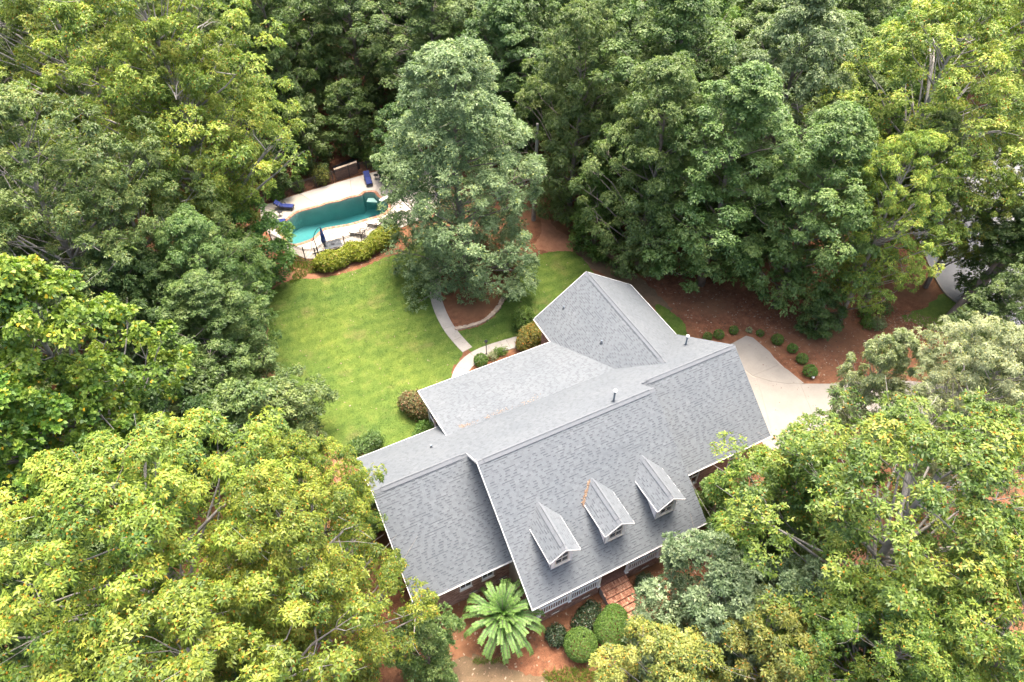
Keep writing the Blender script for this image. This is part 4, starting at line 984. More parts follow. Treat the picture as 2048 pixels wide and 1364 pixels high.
proto('oak', 3, 6.5, 20, 6, 'dome', .32, 80, 3, nclump=340, nsprig=44, nleaf=8, ln=.18, wd=.072, droop=.3, alpha=(.7, 1.7), rc=(.4, 1.0), bud=.22, budsize=.06, inner=.35, lump=.3)
proto('oak', 4, 5.8, 19, 5, 'dome', .3, 80, 3, nclump=290, nsprig=44, nleaf=8, ln=.18, wd=.072, droop=.3, alpha=(.7, 1.7), rc=(.4, 1.0), bud=.22, budsize=.06, inner=.3, lump=.34)
proto('tulip', 5, 5.0, 19, 5, 'oval', .35, 70, 1, nclump=240, nsprig=34, nleaf=6, ln=.24, wd=.2, droop=.2, alpha=(.6, 1.5), rc=(.4, .95), special=.025, inner=.3, lump=.3)
proto('forest', 6, 5.2, 20, 2.5, 'oval', .3, 60, 1, nclump=300, nsprig=54, nleaf=6, ln=.2, wd=.105, droop=.35, alpha=(.8, 1.7), rc=(.5, 1.1), inner=.33, lump=.25)
proto('forest', 7, 5.6, 19, 1.5, 'dome', .3, 60, 0, nclump=310, nsprig=54, nleaf=6, ln=.2, wd=.105, droop=.35, alpha=(.8, 1.7), rc=(.5, 1.15), inner=.33, lump=.28)
proto('forest', 8, 4.6, 21, 2.5, 'oval', .28, 60, 2, nclump=270, nsprig=54, nleaf=6, ln=.2, wd=.105, droop=.35, alpha=(.8, 1.7), rc=(.5, 1.05), inner=.33, lump=.3)
proto('oval', 9, 5.3, 20.5, .5, 'egg', .32, 90, 1, nclump=520, nsprig=50, nleaf=6, ln=.2, wd=.08, droop=.25, alpha=(.6, 1.6), rc=(.35, 1.05), special=.012, inner=.3, lump=.3, young=.3)
proto('small', 10, 3.4, 9, .6, 'round', .14, 40, 0, nclump=90, nsprig=40, nleaf=6, ln=.24, wd=.12, droop=.25, alpha=(.8, 1.6), rc=(.5, .95), inner=.3)
proto('small', 11, 3.0, 9.5, .8, 'oval', .12, 40, 0, nclump=85, nsprig=40, nleaf=6, ln=.24, wd=.12, droop=.25, alpha=(.8, 1.6), rc=(.45, .9), inner=.3, lump=.35)
proto('conifer', 12, 2.6, 9, .2, 'cone', .15, 30, 0, nclump=150, nsprig=44, nleaf=5, ln=.17, wd=.07, droop=.5, alpha=(.3, 1.3), rc=(.35, .65), inner=.15, lump=.12, flat=.4)
proto('young', 13, 3.2, 10, 1.5, 'dome', .15, 50, 0, nclump=150, nsprig=44, nleaf=7, ln=.2, wd=.085, droop=.4, alpha=(.8, 1.6), rc=(.32, .72), bud=.45, budsize=.06, inner=.3, lump=.3)
proto('young', 14, 3.0, 9.5, 1.5, 'oval', .14, 50, 0, nclump=140, nsprig=44, nleaf=7, ln=.2, wd=.085, droop=.4, alpha=(.8, 1.6), rc=(.32, .7), bud=.45, budsize=.06, inner=.3, lump=.34)
proto('lobed', 15, 3.4, 9, .8, 'dome', .15, 50, 0, nclump=170, nsprig=44, nleaf=7, ln=.17, wd=.085, droop=.2, alpha=(.6, 1.5), rc=(.35, .8), inner=.3, lump=.3)
counter = {}
def tree(key, mat, x, y, Rw, H, label, cat='tree', group=None, var=None, rz=None, bark='bark', tilt=None, name='tree'):
    lst = PROTO[key]; i = counter.get(key, 0); counter[key] = i+1
    cm, tm, Rc, Hp = lst[(i if var is None else var) % len(lst)]
    t = thing(name, label, cat, (x, y, 0), rng.uniform(0, 6.28) if rz is None else rz, group)
    t.scale = (Rw/Rc, Rw/Rc, H/Hp)
    if tilt: t.rotation_euler = tilt
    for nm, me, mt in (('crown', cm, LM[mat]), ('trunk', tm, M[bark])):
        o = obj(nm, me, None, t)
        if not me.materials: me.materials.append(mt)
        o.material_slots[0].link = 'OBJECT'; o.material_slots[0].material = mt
    return t
# --- trees one by one: kind, leaves, middle of the crown, radius, height, label
TREES = [
 ('rosette', 'rosette', (-15.17, -1.39), 6.4, 19.5, 'large yellow green tree with drooping leaf whorls at the front left', 'pale'),
 ('rosette', 'rosette', (-10.15, -4.62), 4.1, 18, 'yellow green whorled tree leaning over the left wing of the house', 'pale'),
 ('rosette', 'rosette', (-9.12, 0.80), 3.4, 14.5, 'yellow green whorled tree at the lower corner of the lawn, behind the front left ones', 'pale'),
 ('rosette', 'rosette', (-14.34, -7.62), 5.4, 18.5, 'yellow green whorled tree cut by the bottom edge at the front left', 'pale'),
 ('small', 'green', (-5.97, -6.24), 1.9, 7, 'dull green small tree between the front left crown and the plume shrub', ''),
 ('tulip', 'tulip', (-17.73, 10.65), 4.6, 21, 'light green tree dotted with yellow leaves at the left edge', 'pale'),
 ('tulip', 'tulip', (-20.80, 8.44), 4.8, 18, 'light green tree with broad leaves below the yellow dotted one at the left edge', ''),
 ('forest', 'green', (-21.68, 1.53), 4.8, 13, 'mid green tree filling the lower left corner', ''),
 ('oak', 'oak', (-8.52, 32.81), 7.6, 26, 'huge yellow green oak at the upper left with grey boughs showing', 'pale'),
 ('oak', 'oak', (-14.98, 47.02), 7, 25, 'yellow green oak in the top left corner', 'pale'),
 ('oak', 'oak', (-8.21, 33.38), 5.2, 21, 'yellow green oak reaching out towards the pool', 'pale'),
 ('oak', 'olive', (-17.73, 25.60), 6.5, 22, 'olive oak at the left edge with bare grey twigs', 'pale'),
 ('oak', 'olive', (-13.72, 25.15), 5.3, 18, 'olive oak with pale branching boughs, left of the pool', 'pale'),
 ('small', 'leaf', (-7.38, 31.34), 3.8, 9, 'bright green bushy tree overhanging the left end of the pool', ''),
 ('small', 'leaf', (-9.13, 27.06), 3.2, 8, 'bright green bushy tree at the left corner of the lawn', ''),
 ('forest', 'green', (-10.48, 21.79), 3.6, 14, 'slender mid green tree with yellow tips at the left edge of the lawn', ''),
 ('forest', 'green', (-11.05, 18.29), 3.3, 12, 'broad mid green tree leaning over the left side of the lawn', ''),
 ('forest', 'deep', (-15.05, 22.44), 4.0, 13, 'deep green tree in the hollow between the left edge tree and the lawn', ''),
 ('small', 'green', (-13.48, 15.44), 3.3, 8, 'mid green understorey tree beside the brown gully', ''),
 ('small', 'olive', (-8.43, 12.36), 2.8, 6, 'olive and brown shrubby tree at the lower left corner of the lawn', ''),
 ('small', 'green', (-11.16, 11.48), 3.2, 8, 'mid green understorey tree left of the olive one by the lawn', ''),
 ('small', 'deep', (-15.48, 12.80), 3.4, 9, 'dark understorey tree beside the bare brown gully', ''),
 ('small', 'blue', (-5.88, 3.75), 1.7, 5.6, 'small blue green tree beside the left end of the house', ''),
 ('small', 'deep', (-2.45, 43.36), 2.4, 7, 'dark low tree behind the left end of the pool fence', ''),
 ('small', 'green', (1.78, 44.89), 2.5, 8, 'mid green low tree behind the pool fence, above the pointed shrub', ''),
 ('small', 'green', (6.68, 45.66), 2.8, 8.5, 'mid green low tree above the low brown wall', ''),
 ('small', 'deep', (9.78, 39.93), 2.8, 8, 'dark low tree between the back fence and the lone grey green tree', ''),
 ('oval', 'silver', (9.21, 23.38), 6.1, 20.3, 'tall grey green tree standing alone between the lawn and the pool', ''),
 ('conifer', 'box', (21.30, 21.54), 2.7, 8.5, 'dense layered evergreen at the edge of the wood behind the rear wing', ''),
 ('forest', 'green', (23.19, 17.29), 4.8, 19, 'leafy tree skirted to the ground behind the rear wing', ''),
 ('forest', 'green', (26.94, 13.14), 5.2, 19.5, 'broad leafy tree overhanging the pine straw bed behind the house', ''),
 ('forest', 'green', (30.86, 8.05), 5.0, 18, 'leafy tree with low boughs over the round shrubs of the drive', ''),
 ('forest', 'green', (21.30, 26.16), 4.6, 20, 'mid green tree just right of the lone grey green tree', ''),
 ('forest', 'green', (28.06, 23.24), 5.6, 22, 'grey green tree crown high in the wood above the rear wing', ''),
 ('forest', 'silver', (34.96, 17.01), 5.6, 22, 'pale grey green tree crown between the wood and the yellow oak', ''),
 ('oak', 'oak', (41.44, 9.29), 7.2, 23, 'great yellow green oak with forked grey boughs at the upper right', 'pale'),
 ('oak', 'oak', (53.94, 11.84), 6.5, 24, 'yellow green oak in the top right corner', 'pale'),
 ('oak', 'oak', (34.15, 4.32), 4.0, 17, 'yellow green oak bough tree hanging above the road', 'pale'),
 ('forest', 'deep', (39.18, -5.90), 4.0, 12, 'dark green tree at the right edge beside the road', ''),
 ('small', 'deep', (46.06, 0.45), 3.4, 10, 'dark green tree over the far part of the road at the right edge', ''),
 ('oak', 'oak', (44.02, 4.11), 3.6, 14, 'yellow green oak crown reaching over the road at the right', 'pale'),
 ('rosette', 'pale', (26.22, -9.81), 4.5, 15, 'pale grey green tree with drooping leaves at the right', 'pale'),
 ('young', 'pale', (24.88, -5.16), 2.1, 11.5, 'small pale tree with drooping leaves over the driveway', 'pale'),
 ('oak', 'oakfront', (14.82, -14.17), 6.8, 18.5, 'great yellow green oak with orange tips and bare grey boughs at the lower right', 'pale'),
 ('young', 'oakfront', (13.67, -9.47), 3.4, 13, 'yellow green oak brushing the right wing of the house', 'pale'),
 ('oak', 'oakfront', (14.42, -19.72), 5.5, 17, 'yellow green oak in the bottom right corner', 'pale'),
 ('oak', 'oakfront', (10.54, -17.88), 4.3, 14.5, 'yellow green oak cut by the bottom edge at the right', 'pale'),
 ('young', 'olive', (13.08, -9.99), 2.9, 8.5, 'dull green oak in the shade below the right wing', ''),
 ('lobed', 'blue', (7.81, -11.61), 3.7, 9.5, 'silvery blue green young oak in front of the porch steps', ''),
 ('lobed', 'blue', (11.09, -14.41), 3.5, 10, 'silvery blue green young oak right of the one by the steps', ''),
 ('young', 'gold', (3.74, -13.52), 2.8, 9.3, 'yellow tree with orange leaf tips cut by the bottom edge in front of the porch', 'pale'),
 ('young', 'gold', (7.58, -15.88), 2.9, 11, 'yellow tree with orange leaf tips at the bottom, right of its neighbour', 'pale'),
 ('small', 'leaf', (13.56, -5.40), 1.5, 4.2, 'small bright green tree against the right end of the porch', ''),
 ('small', 'deep', (31.42, 4.11), 1.8, 4, 'dark shrubby tree at the edge of the wood beside the pine straw', ''),
]
placed = []
for k, mt, (x, y), rw, h, lab, bk in TREES:
    tree(k, mt, x, y, rw, h, lab, bark='barkpale' if bk else 'bark'); placed.append((x, y, rw))
# two leaning trunks by the road and one at the edge of the bed
def leaning(label, x, y, rx, ry, H, Rw, mat, key='forest', two=False):
    t = thing('leaning_tree', label, 'tree', (x, y, 0))
    tips = [(rx, ry)]+([(rx*.75+.9, ry*.75-.8)] if two else [])
    for k, (ax, ay) in enumerate(tips):
        mb = MB(); mb.tube([(k*.45, -k*.1, -.1), (ax*.25+k*.4, ay*.25, H*.25), (ax*.6, ay*.6, H*.6), (ax, ay, H*.95)], [.27-.05*k, .21-.03*k, .15, .06], 9); mb.build('trunk', M['bark'], t)
    cm, tm, Rc, Hp = PROTO[key][0]
    o = obj('crown', cm, None, t); o.location = (rx, ry, H*.46); o.scale = (Rw/Rc, Rw/Rc, H*.6/Hp); o.material_slots[0].link = 'OBJECT'; o.material_slots[0].material = LM[mat]
x, y = [(42.21, 0.50)][0]; leaning('double trunked tree leaning right beside the road', x, y, 3.3, -.7, 12, 3.4, 'deep', two=True); placed.append((x, y, 2))
x, y = [(38.25, 5.17)][0]; leaning('tree with a bare leaning trunk at the edge of the pine straw bed', x, y, 2.0, 1.6, 15, 3.0, 'olive'); placed.append((x, y, 2))
x, y = [(18.25, 27.64)][0]; t = thing('bare_trunk', 'straight bare grey trunk at the right side of the lone grey green tree', 'tree trunk', (x, y, 0)); mb = MB(); mb.tube([(0, 0, -.1), (.1, 0, 5), (.2, .1, 10)], [.22, .18, .12], 9); mb.build('trunk', M['barkpale'], t)
x, y = [(-19.48, 17.04)][0]; t = thing('bare_trunk', 'thick dark leaning trunk between the left edge trees', 'tree trunk', (x, y, 0)); mb = MB(); mb.tube([(0, 0, -.1), (-.5, .3, 4), (-1.2, .6, 9)], [.34, .28, .2], 9); mb.build('trunk', M['bark'], t)
# --- the wood round the clearing, row by row
CLEAR = [(-8.40, 28.55), (-6.09, 30.23), (-4.70, 34.12), (-6.13, 39.00), (-6.58, 43.72), (-4.08, 43.89), (0.26, 44.97), (5.71, 45.37), (11.32, 45.40), (15.99, 42.61), (16.88, 36.84), (19.26, 30.29), (20.04, 27.63), (20.72, 22.18), (23.01, 19.83), (25.05, 17.24), (27.21, 13.54), (29.44, 9.58), (31.96, 6.30), (35.96, 3.63), (38.70, 4.94), (44.72, 4.76), (50.76, 13.12), (55.92, 24.84), (74.22, 22.98), (67.76, -0.59), (58.77, -17.18), (25.74, -23.72), (-3.35, -27.09), (-8.65, -13.92), (-6.24, -6.69), (-5.05, -2.15), (-5.66, 3.26), (-6.54, 7.84), (-7.13, 11.80), (-8.79, 15.10), (-8.98, 18.93), (-8.70, 23.48)]
CX, CY = camo.location.x, camo.location.y
fx, fy = fw.x/math.hypot(fw.x, fw.y), fw.y/math.hypot(fw.x, fw.y); rx_, ry_ = fy, -fx
ORD = 'first second third fourth fifth sixth seventh eighth ninth tenth eleventh twelfth thirteenth fourteenth fifteenth sixteenth seventeenth eighteenth nineteenth twentieth'.split()
rowi = 0
rows = [(12, 'lowest left'), (19, 'lower left'), (26, 'left'), (33, 'middle left'), (40, 'upper left'), (47, 'pool level'), (54, 'nearer back'), (61, 'first back'), (67.5, 'second back'), (74, 'third back'), (81, 'fourth back'), (89, 'rearmost')]
for D, rn in rows:
    wrng = np.random.default_rng(rows.index((D, rn))+5); half = (D*.687+28*.727)*.73+5
    n = int(2*half/7.2); kept = []
    for i in range(n+1):
        X = -half+2*half*i/n+wrng.normal(0, .9); d2 = D+wrng.normal(0, 1.1)
        X += 0; x = CX+rx_*X+fx*d2; y = CY+ry_*X+fy*d2
        if inside(CLEAR, np.array([x]), np.array([y]))[0]: continue
        if min(math.dist((x, y), CLEAR[j]) for j in range(len(CLEAR))) < 1.2: continue
        if D < 45 and X > -24+.25*abs(D-30): continue
        if any(math.dist((x, y), (a, b)) < .62*r+2.2 for a, b, r in placed): continue
        if D < 45 and X > 5: continue
        kept.append((x, y, X)); placed.append((x, y, 3.0))
    for j, (x, y, X) in enumerate(kept):
        v = wrng.random()
        if D < 50: key, mt, H, Rw, tone = ('forest', 'olive' if v < .35 else 'green' if v < .75 else 'deep', wrng.uniform(11, 16), wrng.uniform(3.8, 5), None)
        elif X > D*.62: key, mt, H, Rw = 'oak', 'oak' if v < .6 else 'olive', wrng.uniform(17, 22), wrng.uniform(4.6, 6)
        elif X < -D*.45: key, mt, H, Rw = 'oak' if v < .5 else 'forest', 'olive' if v < .6 else 'oak', wrng.uniform(17, 22), wrng.uniform(4.6, 6)
        else: key, mt, H, Rw = 'forest', 'green' if v < .55 else 'deep' if v < .85 else 'leaf', wrng.uniform(15.5, 21), wrng.uniform(4.3, 5.6)
        tone = {'olive': 'olive green', 'green': 'mid green', 'deep': 'deep green', 'oak': 'yellow green', 'leaf': 'fresh green'}[mt]
        side = 'left' if X < 0 else 'right'
        tree(key, mt, x, y, Rw, H, f'{tone} tree in the {rn} row of the wood, {ORD[min(j, 19)]} from the left', group='trees of the surrounding wood', bark='bark')
# ------------------------------------------------------------------ shrubs
def leafy(name, label, cat, loc, prims, mat, ln, wd, dens, group=None, bud=0, special=0, core=True, nleaf=5, rough=.08, alpha=(.6, 1.5), droop=.15, kind=None):
    """shrub from lumps (dx, dy, dz, r, rz): leaf whorls over the lumps and dark stems inside"""
    t = thing(name, label, cat, loc, 0, group); Vs = []; Ts = []
    for (dx, dy, dz, r, rz) in prims:
        n = max(30, int(dens*4*math.pi*r*(r+rz)/2)); d = unit(rng.normal(0, 1, (n, 3))); keep = d[:, 2] > -.75; d = d[keep]; n = len(d)
        P = np.array([dx, dy, dz])+d*np.array([r, r, rz])*(1+rng.normal(0, rough, (n, 1))); ok = P[:, 2] > .02
        for (ex, ey, ez, er, erz) in prims:
            if (ex, ey, ez) != (dx, dy, dz): ok &= (((P-np.array([ex, ey, ez]))/np.array([er, er, erz]))**2).sum(1) > .72
        P = P[ok]; d = d[ok]
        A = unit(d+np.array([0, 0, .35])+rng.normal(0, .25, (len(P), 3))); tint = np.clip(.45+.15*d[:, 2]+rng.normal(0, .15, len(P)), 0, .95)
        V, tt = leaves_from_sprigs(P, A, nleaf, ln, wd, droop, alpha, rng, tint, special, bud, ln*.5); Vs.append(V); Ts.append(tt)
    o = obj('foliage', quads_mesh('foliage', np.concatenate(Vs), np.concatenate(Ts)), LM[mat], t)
    mb = MB()
    for (dx, dy, dz, r, rz) in prims:
        for k in range(6):
            a = rng.uniform(0, 6.28); mb.tube([(dx*.9, dy*.9, 0), (dx+math.cos(a)*r*.4, dy+math.sin(a)*r*.4, dz), (dx+math.cos(a)*r*.8, dy+math.sin(a)*r*.8, dz+rz*.5)], [.03, .02, .008], 5)
    mb.build('stems', M['bark'], t); return t
def ball(label, px, r, mat='box', group='clipped round shrubs along the driveway', cat='shrub', dens=260, ln=.07, wd=.045, name='round_shrub', sq=.9, **kw):
    return leafy(name, label, cat, (px[0], px[1], 0), [(0, 0, r*sq*.95, r, r*sq)], mat, ln, wd, dens, group, **kw)
BALLS = [(23.38, 7.53), (24.31, 7.31), (25.71, 7.17), (27.44, 5.99), (28.10, 4.73), (28.53, 3.48), (28.43, 2.29), (28.01, 1.01)]
BL = ['smallest clipped shrub at the corner of the roof, start of the row', 'clipped round shrub second in the row beyond the roof edge', 'dull clipped shrub above the end of the driveway', 'clipped shrub beside the rounded end of the driveway slab', 'clipped shrub fourth from the garden light', 'clipped shrub third from the garden light', 'clipped shrub second from the garden light', 'largest clipped shrub beside the garden light']
for p, r, l in zip(BALLS, (.33, .37, .33, .27, .42, .36, .4, .48), BL): ball(l, p, r)
ball('small variegated pale shrub in the row above the driveway end', [(26.90, 6.70)][0], .22, 'pale', dens=160)
for p, r, l, m_ in zip([(35.91, 2.88), (36.48, 2.41), (36.61, 3.83), (38.29, 3.45)], (.42, .5, .5, .5), ['bright green tuft shrub at the edge of the leaf litter', 'grey green low shrub beside the bright tuft in the pine straw', 'fresh green low shrub under the edge trees', 'dark low shrub in the leaf litter near the leaning trunk'], ['leaf', 'silver', 'leaf', 'deep']):
    ball(l, p, r, m_, 'low shrubs at the edge of the wood', dens=120, ln=.12, wd=.05, rough=.25)
# shrubs by the house
leafy('rounded_shrub', 'green and russet rounded shrub at the corner of the screened porch', 'shrub', (*[(0.07, 11.08)][0], 0), [(0, 0, .85, .85, .85), (-.5, .5, .8, .65, .7), (.3, -.5, .6, .6, .6)], 'mottled', .13, .07, 150, special=.15, rough=.14)
leafy('rounded_shrub', 'fresh green shrub below the russet one beside the left wing', 'shrub', (*[(-0.27, 8.95)][0], 0), [(0, 0, .45, .6, .5), (-.5, -.3, .35, .45, .4)], 'leaf', .12, .06, 150, rough=.2)
leafy('rounded_shrub', 'dark green shrub at the rear corner of the left wing', 'shrub', (*[(-4.87, 9.49)][0], 0), [(0, 0, .5, .7, .55), (1.0, .3, .45, .6, .5)], 'deep', .13, .06, 130, rough=.2)
leafy('rounded_shrub', 'yellow and orange flecked shrub in the inner corner of the rear wing', 'shrub', (*[(10.44, 13.40)][0], 0), [(0, 0, .85, .85, .8), (.7, .35, .8, .7, .7), (-.6, -.2, .6, .6, .55)], 'gold', .12, .06, 190, special=.12, rough=.1)
leafy('rounded_shrub', 'glossy green shrub behind the yellow one beside the rear wing', 'shrub', (*[(10.80, 15.15)][0], 0), [(0, 0, .95, .75, .95), (.4, .6, .7, .6, .7)], 'leaf', .15, .08, 150, rough=.14)
leafy('rounded_shrub', 'low green shrub beside the lamp post', 'shrub', (*[(6.07, 13.26)][0], 0), [(0, 0, .4, .5, .42)], 'box', .08, .05, 260)
for p, l, m_ in zip([(7.12, 13.38), (7.65, 13.59), (8.05, 13.51)], ['pale yellow perennial clump right of the lamp post', 'green perennial clump in the bed by the lamp post', 'small bright perennial clump nearest the path in the lamp post bed'], ('pale', 'leaf', 'leaf')):
    leafy('perennial', l, 'plant', (*p, 0), [(0, 0, .22, .3, .28)], m_, .13, .04, 160, 'perennials by the lamp post', rough=.3)
leafy('rounded_shrub', 'oval dark glossy shrub in front of the porch, left of the steps', 'shrub', (*[(3.26, -7.64)][0], 0), [(0, 0, .42, .6, .42), (-.55, -.1, .36, .48, .38), (.42, .3, .38, .45, .38)], 'dark', .1, .06, 230, special=.03, rough=.14)
leafy('rounded_shrub', 'dark glossy shrub between the plume shrub and the porch', 'shrub', (*[(1.09, -7.71)][0], 0), [(0, 0, .42, .52, .42)], 'dark', .1, .06, 230, rough=.14)
leafy('rounded_shrub', 'small dark shrub right of the front steps', 'shrub', (*[(7.33, -7.38)][0], 0), [(0, 0, .45, .5, .48)], 'dark', .09, .05, 230, rough=.14)
leafy('rounded_shrub', 'small dark shrub below the right end of the porch', 'shrub', (*[(11.34, -7.16)][0], 0), [(0, 0, .4, .5, .4)], 'dark', .09, .05, 200, rough=.14)
leafy('clipped_shrub', 'smooth clipped green mound nearest the plume shrub', 'shrub', (*[(2.01, -8.85)][0], 0), [(0, 0, .68, .9, .72)], 'box', .06, .045, 420, 'clipped mounds in front of the porch', rough=.02, nleaf=5)
leafy('clipped_shrub', 'smooth clipped green mound with a notch, beside the foot of the steps', 'shrub', (*[(4.03, -8.92)][0], 0), [(0, 0, .7, 1.0, .75), (.5, .55, .65, .7, .65)], 'box', .06, .045, 420, 'clipped mounds in front of the porch', rough=.02, nleaf=5)
# hedge beside the pool
HP = smooth_poly([(-1.45, 29.75), (-.2, 29.85), (1.2, 29.95), (2.6, 30.15), (4.0, 30.7), (5.2, 31.3)], 2, False)
hp = [(x-1.5+rng.normal(0, .08), y-30+rng.normal(0, .12), .6+.08*math.sin(i*2.1), .82+.12*math.sin(i*1.7), .62+rng.normal(0, .06)) for i, (x, y) in enumerate(HP)]
leafy('hedge', 'long lumpy yellow green hedge between the pool fence and the lawn', 'hedge', (1.5, 30, 0), hp, 'hedge', .15, .09, 120, special=.06, rough=.11)
# shrubs behind the pool
for p, prim, l, m_ in zip([(-2.74, 41.98), (-0.48, 42.57), (2.02, 42.69), (7.67, 43.33), (1.21, 31.16)],
    ([(0, 0, .7, .65, .8)], [(0, 0, .6, .55, .7), (0, 0, 1.5, .35, .6)], [(0, 0, .9, .7, .95)], [(0, 0, .9, .8, 1.0)], None),
    ['green shrub behind the fence near the left navy lounger', 'narrow pointed shrub behind the fence with yellow tips', 'yellow tinged bushy shrub behind the pool fence', 'bright green shrub behind the fence at the lone navy lounger', ''], ('leaf', 'leaf', 'gold', 'leaf', '')):
    if prim: leafy('fence_shrub', l, 'shrub', (*p, 0), prim, m_, .13, .06, 110, 'shrubs behind the pool fence', rough=.2)
x, y = [(8.30, 40.94)][0]
pt = thing('flower_pot', 'navy flower pot with a leafy plant at the back corner of the pool deck', 'plant pot', (x, y, .06)); mb = MB(); mb.tube([(0, 0, 0), (0, 0, .3), (0, 0, .36)], [.16, .24, .26], 12); mb.build('pot', M['navy'], pt)
leafy('potted_plant', 'leafy plant growing in the navy pot', 'plant', (x, y, .4), [(0, 0, .25, .35, .3)], 'leaf', .14, .06, 120, rough=.3)
# plume shrub: long arching stems set densely with leaflet pairs
px, py = [(-1.36, -5.86)][0]
pl2 = thing('plume_shrub', 'large bright green shrub of arching plume like stems beside the porch', 'shrub', (px, py, 0))
Vs = []; Ts = []; stem = MB()
for k in range(80):
    a = k*2.39996+rng.normal(0, .15); f = (k+.5)/80; L = 1.25+1.5*f+rng.normal(0, .15); el0 = R(82-40*f); base = np.array([math.cos(a)*.25*f, math.sin(a)*.25*f, 1.2+.9*(1-f)+rng.normal(0, .1)])
    p = base.copy(); el = el0; ds = .06; n = int(L/ds); pts = [p.copy()]; ax = rng.normal(0, .02)
    for j in range(n):
        el -= R(1.1+1.5*(j/n))*(1+.6*f); a2 = a+ax*j*.3; p = p+np.array([math.cos(el)*math.cos(a2), math.cos(el)*math.sin(a2), math.sin(el)])*ds; pts.append(p.copy())
    pts = np.array(pts); stem.tube([Vector((base[0]*.2, base[1]*.2, 0))]+[Vector(q_) for q_ in pts[::6]], [.035]+[.014]*len(pts[::6]), 5, cap=False)
    s0 = max(2, int(n*.12)); Q = pts[s0:]; D = unit(np.gradient(pts, axis=0))[s0:]; m_ = len(Q)
    Q2 = np.repeat(Q, 1, 0); tint = np.clip(.25+.6*(np.arange(m_)/m_)+rng.normal(0, .08, m_), 0, .95)
    side = unit(np.cross(D, np.array([[0, 0, 1.]]))); upv = np.cross(side, D); Vp = []; Tp = []
    for sg, lift in ((1, .25), (-1, .25), (1, .9), (-1, .9)):
        ld = unit(side*sg+upv*lift+D*.35+rng.normal(0, .08, (m_, 3))); ll = (.21 if lift < .5 else .13)*rng.uniform(.85, 1.1, (m_, 1)); wv_ = unit(np.cross(ld, upv))*.033
        Vp.append(np.stack([Q, Q+ld*ll*.5-wv_+upv*.01, Q+ld*ll-np.array([0, 0, .02]), Q+ld*ll*.5+wv_+upv*.01], 1)); Tp.append(np.clip(tint+rng.normal(0, .06, m_), 0, .97))
    V = np.concatenate(Vp); tt = np.concatenate(Tp); Vs.append(V); Ts.append(tt)
obj('foliage', quads_mesh('foliage', np.concatenate(Vs), np.concatenate(Ts)), LM['fern'], pl2); stem.build('stems', M['bark'], pl2)

# ------------------------------------------------------------------ ground cover and litter
def in_polys(polys, n, box=None):
    out = []
    for p in polys:
        xs = [q[0] for q in p]; ys = [q[1] for q in p]; A = (max(xs)-min(xs))*(max(ys)-min(ys)); m_ = int(n*A); X = rng.uniform(min(xs), max(xs), m_); Y = rng.uniform(min(ys), max(ys), m_)
        k = inside(p, X, Y); out.append(np.stack([X[k], Y[k]], 1))
    return np.concatenate(out)
def blades(name, polys, dens, h, w, mat, z0, tint=(.1, .9)):
    P = in_polys(polys, dens); n = len(P); a = rng.uniform(0, 6.28, n); hh = h*rng.uniform(.5, 1.3, n); lean = rng.normal(0, .6, (n, 2))*hh[:, None]
    B = np.stack([P[:, 0], P[:, 1], np.full(n, z0)], 1); s = np.stack([np.cos(a), np.sin(a), 0*a], 1)*w*.5; T = B+np.stack([lean[:, 0], lean[:, 1], hh], 1)
    V = np.stack([B-s, B+s, T+s*.5, T-s*.5], 1); o = obj(name, quads_mesh(name, V, rng.uniform(*tint, n)), mat, None, 'stuff'); return o
M['blade'] = leafmat('grass blades', (.07, .12, .015), (.12, .185, .022), (.2, .25, .04), trans=.3)
M['lawnblade'] = M['lawn']
o = blades('grass', lawn_polys, 170, .05, .03, M['lawnblade'], .012); tag(o, 'short green grass of the lawn behind the house', 'grass')
o = blades('ground_cover', [[(-0.49, -9.02), (1.26, -9.59), (2.36, -10.44), (1.85, -10.74), (-0.60, -9.52)], [(-3.65, -6.63), (-2.28, -7.32), (-2.12, -7.63), (-3.64, -6.93)]], 500, .2, .03, M['blade'], 0); tag(o, 'dark grassy ground cover in front of the clipped mounds', 'ground cover')
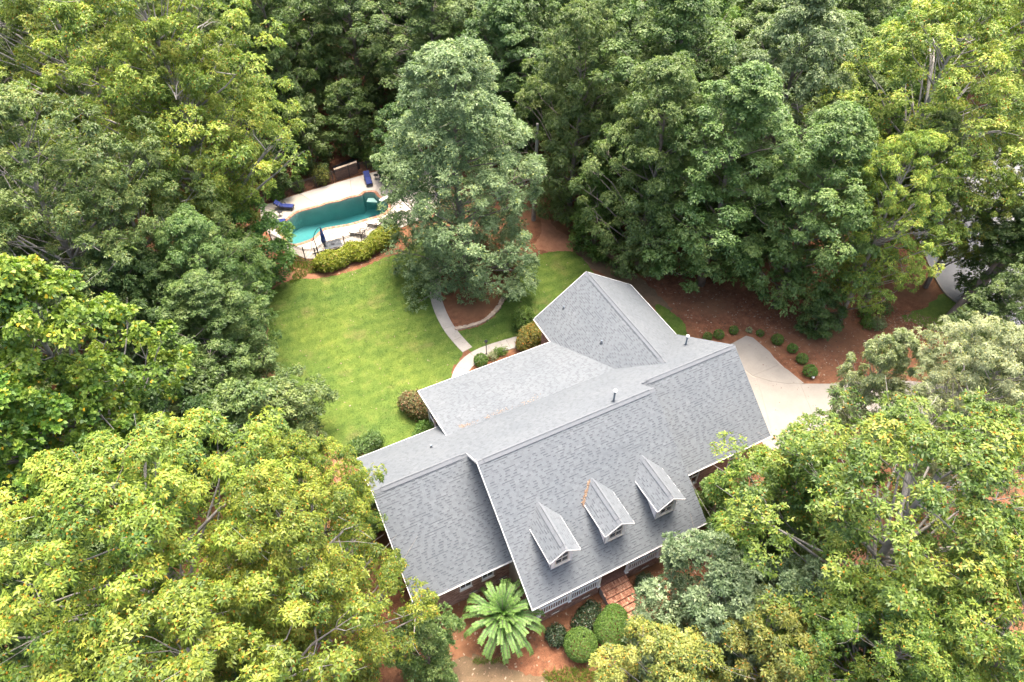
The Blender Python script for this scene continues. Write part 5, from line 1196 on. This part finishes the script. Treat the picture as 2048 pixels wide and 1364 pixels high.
o = blades('ground_cover', [[(-3.98, 33.36), (-2.84, 31.61), (-1.73, 30.67), (-2.11, 29.34), (-3.03, 29.58), (-3.94, 29.16), (-5.08, 29.00), (-4.08, 30.33), (-4.70, 31.40), (-4.76, 32.97)], [(20.76, 21.36), (21.81, 20.04), (23.05, 18.25), (23.88, 16.31), (23.03, 16.22), (21.60, 18.44), (20.32, 20.62)]], 260, .16, .05, M['blade'], 0); tag(o, 'loose green ground cover at the edges of the lawn', 'ground cover')
MUL = [[(20.27, 23.23), (23.42, 19.63), (27.21, 13.54), (32.38, 6.75), (42.57, 0.32), (37.23, -4.22), (27.55, 0.35), (27.07, 3.15), (26.75, 6.33), (22.98, 7.91), (23.39, 12.61), (21.91, 17.30)], [(-4.29, -1.85), (0.53, -4.94), (12.60, -5.88), (11.91, -7.81), (4.03, -12.86), (-5.62, -8.03)], [(-4.88, 44.77), (9.26, 45.99), (8.60, 42.54), (-4.56, 41.78)], [(-17.40, 20.97), (-5.49, 10.03), (-6.70, 6.21), (-21.45, 13.60)], [(-1.62, 29.47), (8.55, 29.93), (10.07, 28.75), (-0.05, 27.20)]]
P = in_polys(MUL, 9); z = np.full((len(P), 1), .02); litter('leaf_litter', np.concatenate([P, z+.0*z], 1), .12, 'scattered dry leaves and twigs on the pine straw', 'leaf litter', (0, 1), None, .25)
P = in_polys([[(37.46, 6.26), (41.84, 0.69), (39.79, -2.04), (35.23, 4.00)]], 30); litter('leaf_litter', np.concatenate([P, np.full((len(P), 1), .03)], 1), .13, 'thick brown leaf litter under the trees by the road', 'leaf litter', (.0, .8), None, .3)
P = in_polys([[(-18.84, 23.87), (-8.95, 22.38), (-9.44, 13.93), (-18.30, 13.73)]], 40); litter('leaf_litter', np.concatenate([P, np.full((len(P), 1), .03)], 1), .15, 'brown leaf litter in the gully left of the lawn', 'leaf litter', (.0, .9), None, .3)

P = in_polys([LAWN1, LAWN2], .5); litter('fallen_leaves', np.concatenate([P, np.full((len(P), 1), .06)], 1), .1, 'few pale fallen leaves dotted on the lawn', 'leaves', (.6, 1), None, .2)
P = in_polys([[(24.62, 5.56), (26.39, 5.89), (26.77, 0.58), (30.14, -1.11), (26.97, -4.31), (20.71, -3.09)]], .9); litter('fallen_leaves', np.concatenate([P, np.full((len(P), 1), .06)], 1), .09, 'few brown leaves blown on to the driveway slabs', 'leaves', (0, .6), None, .2)
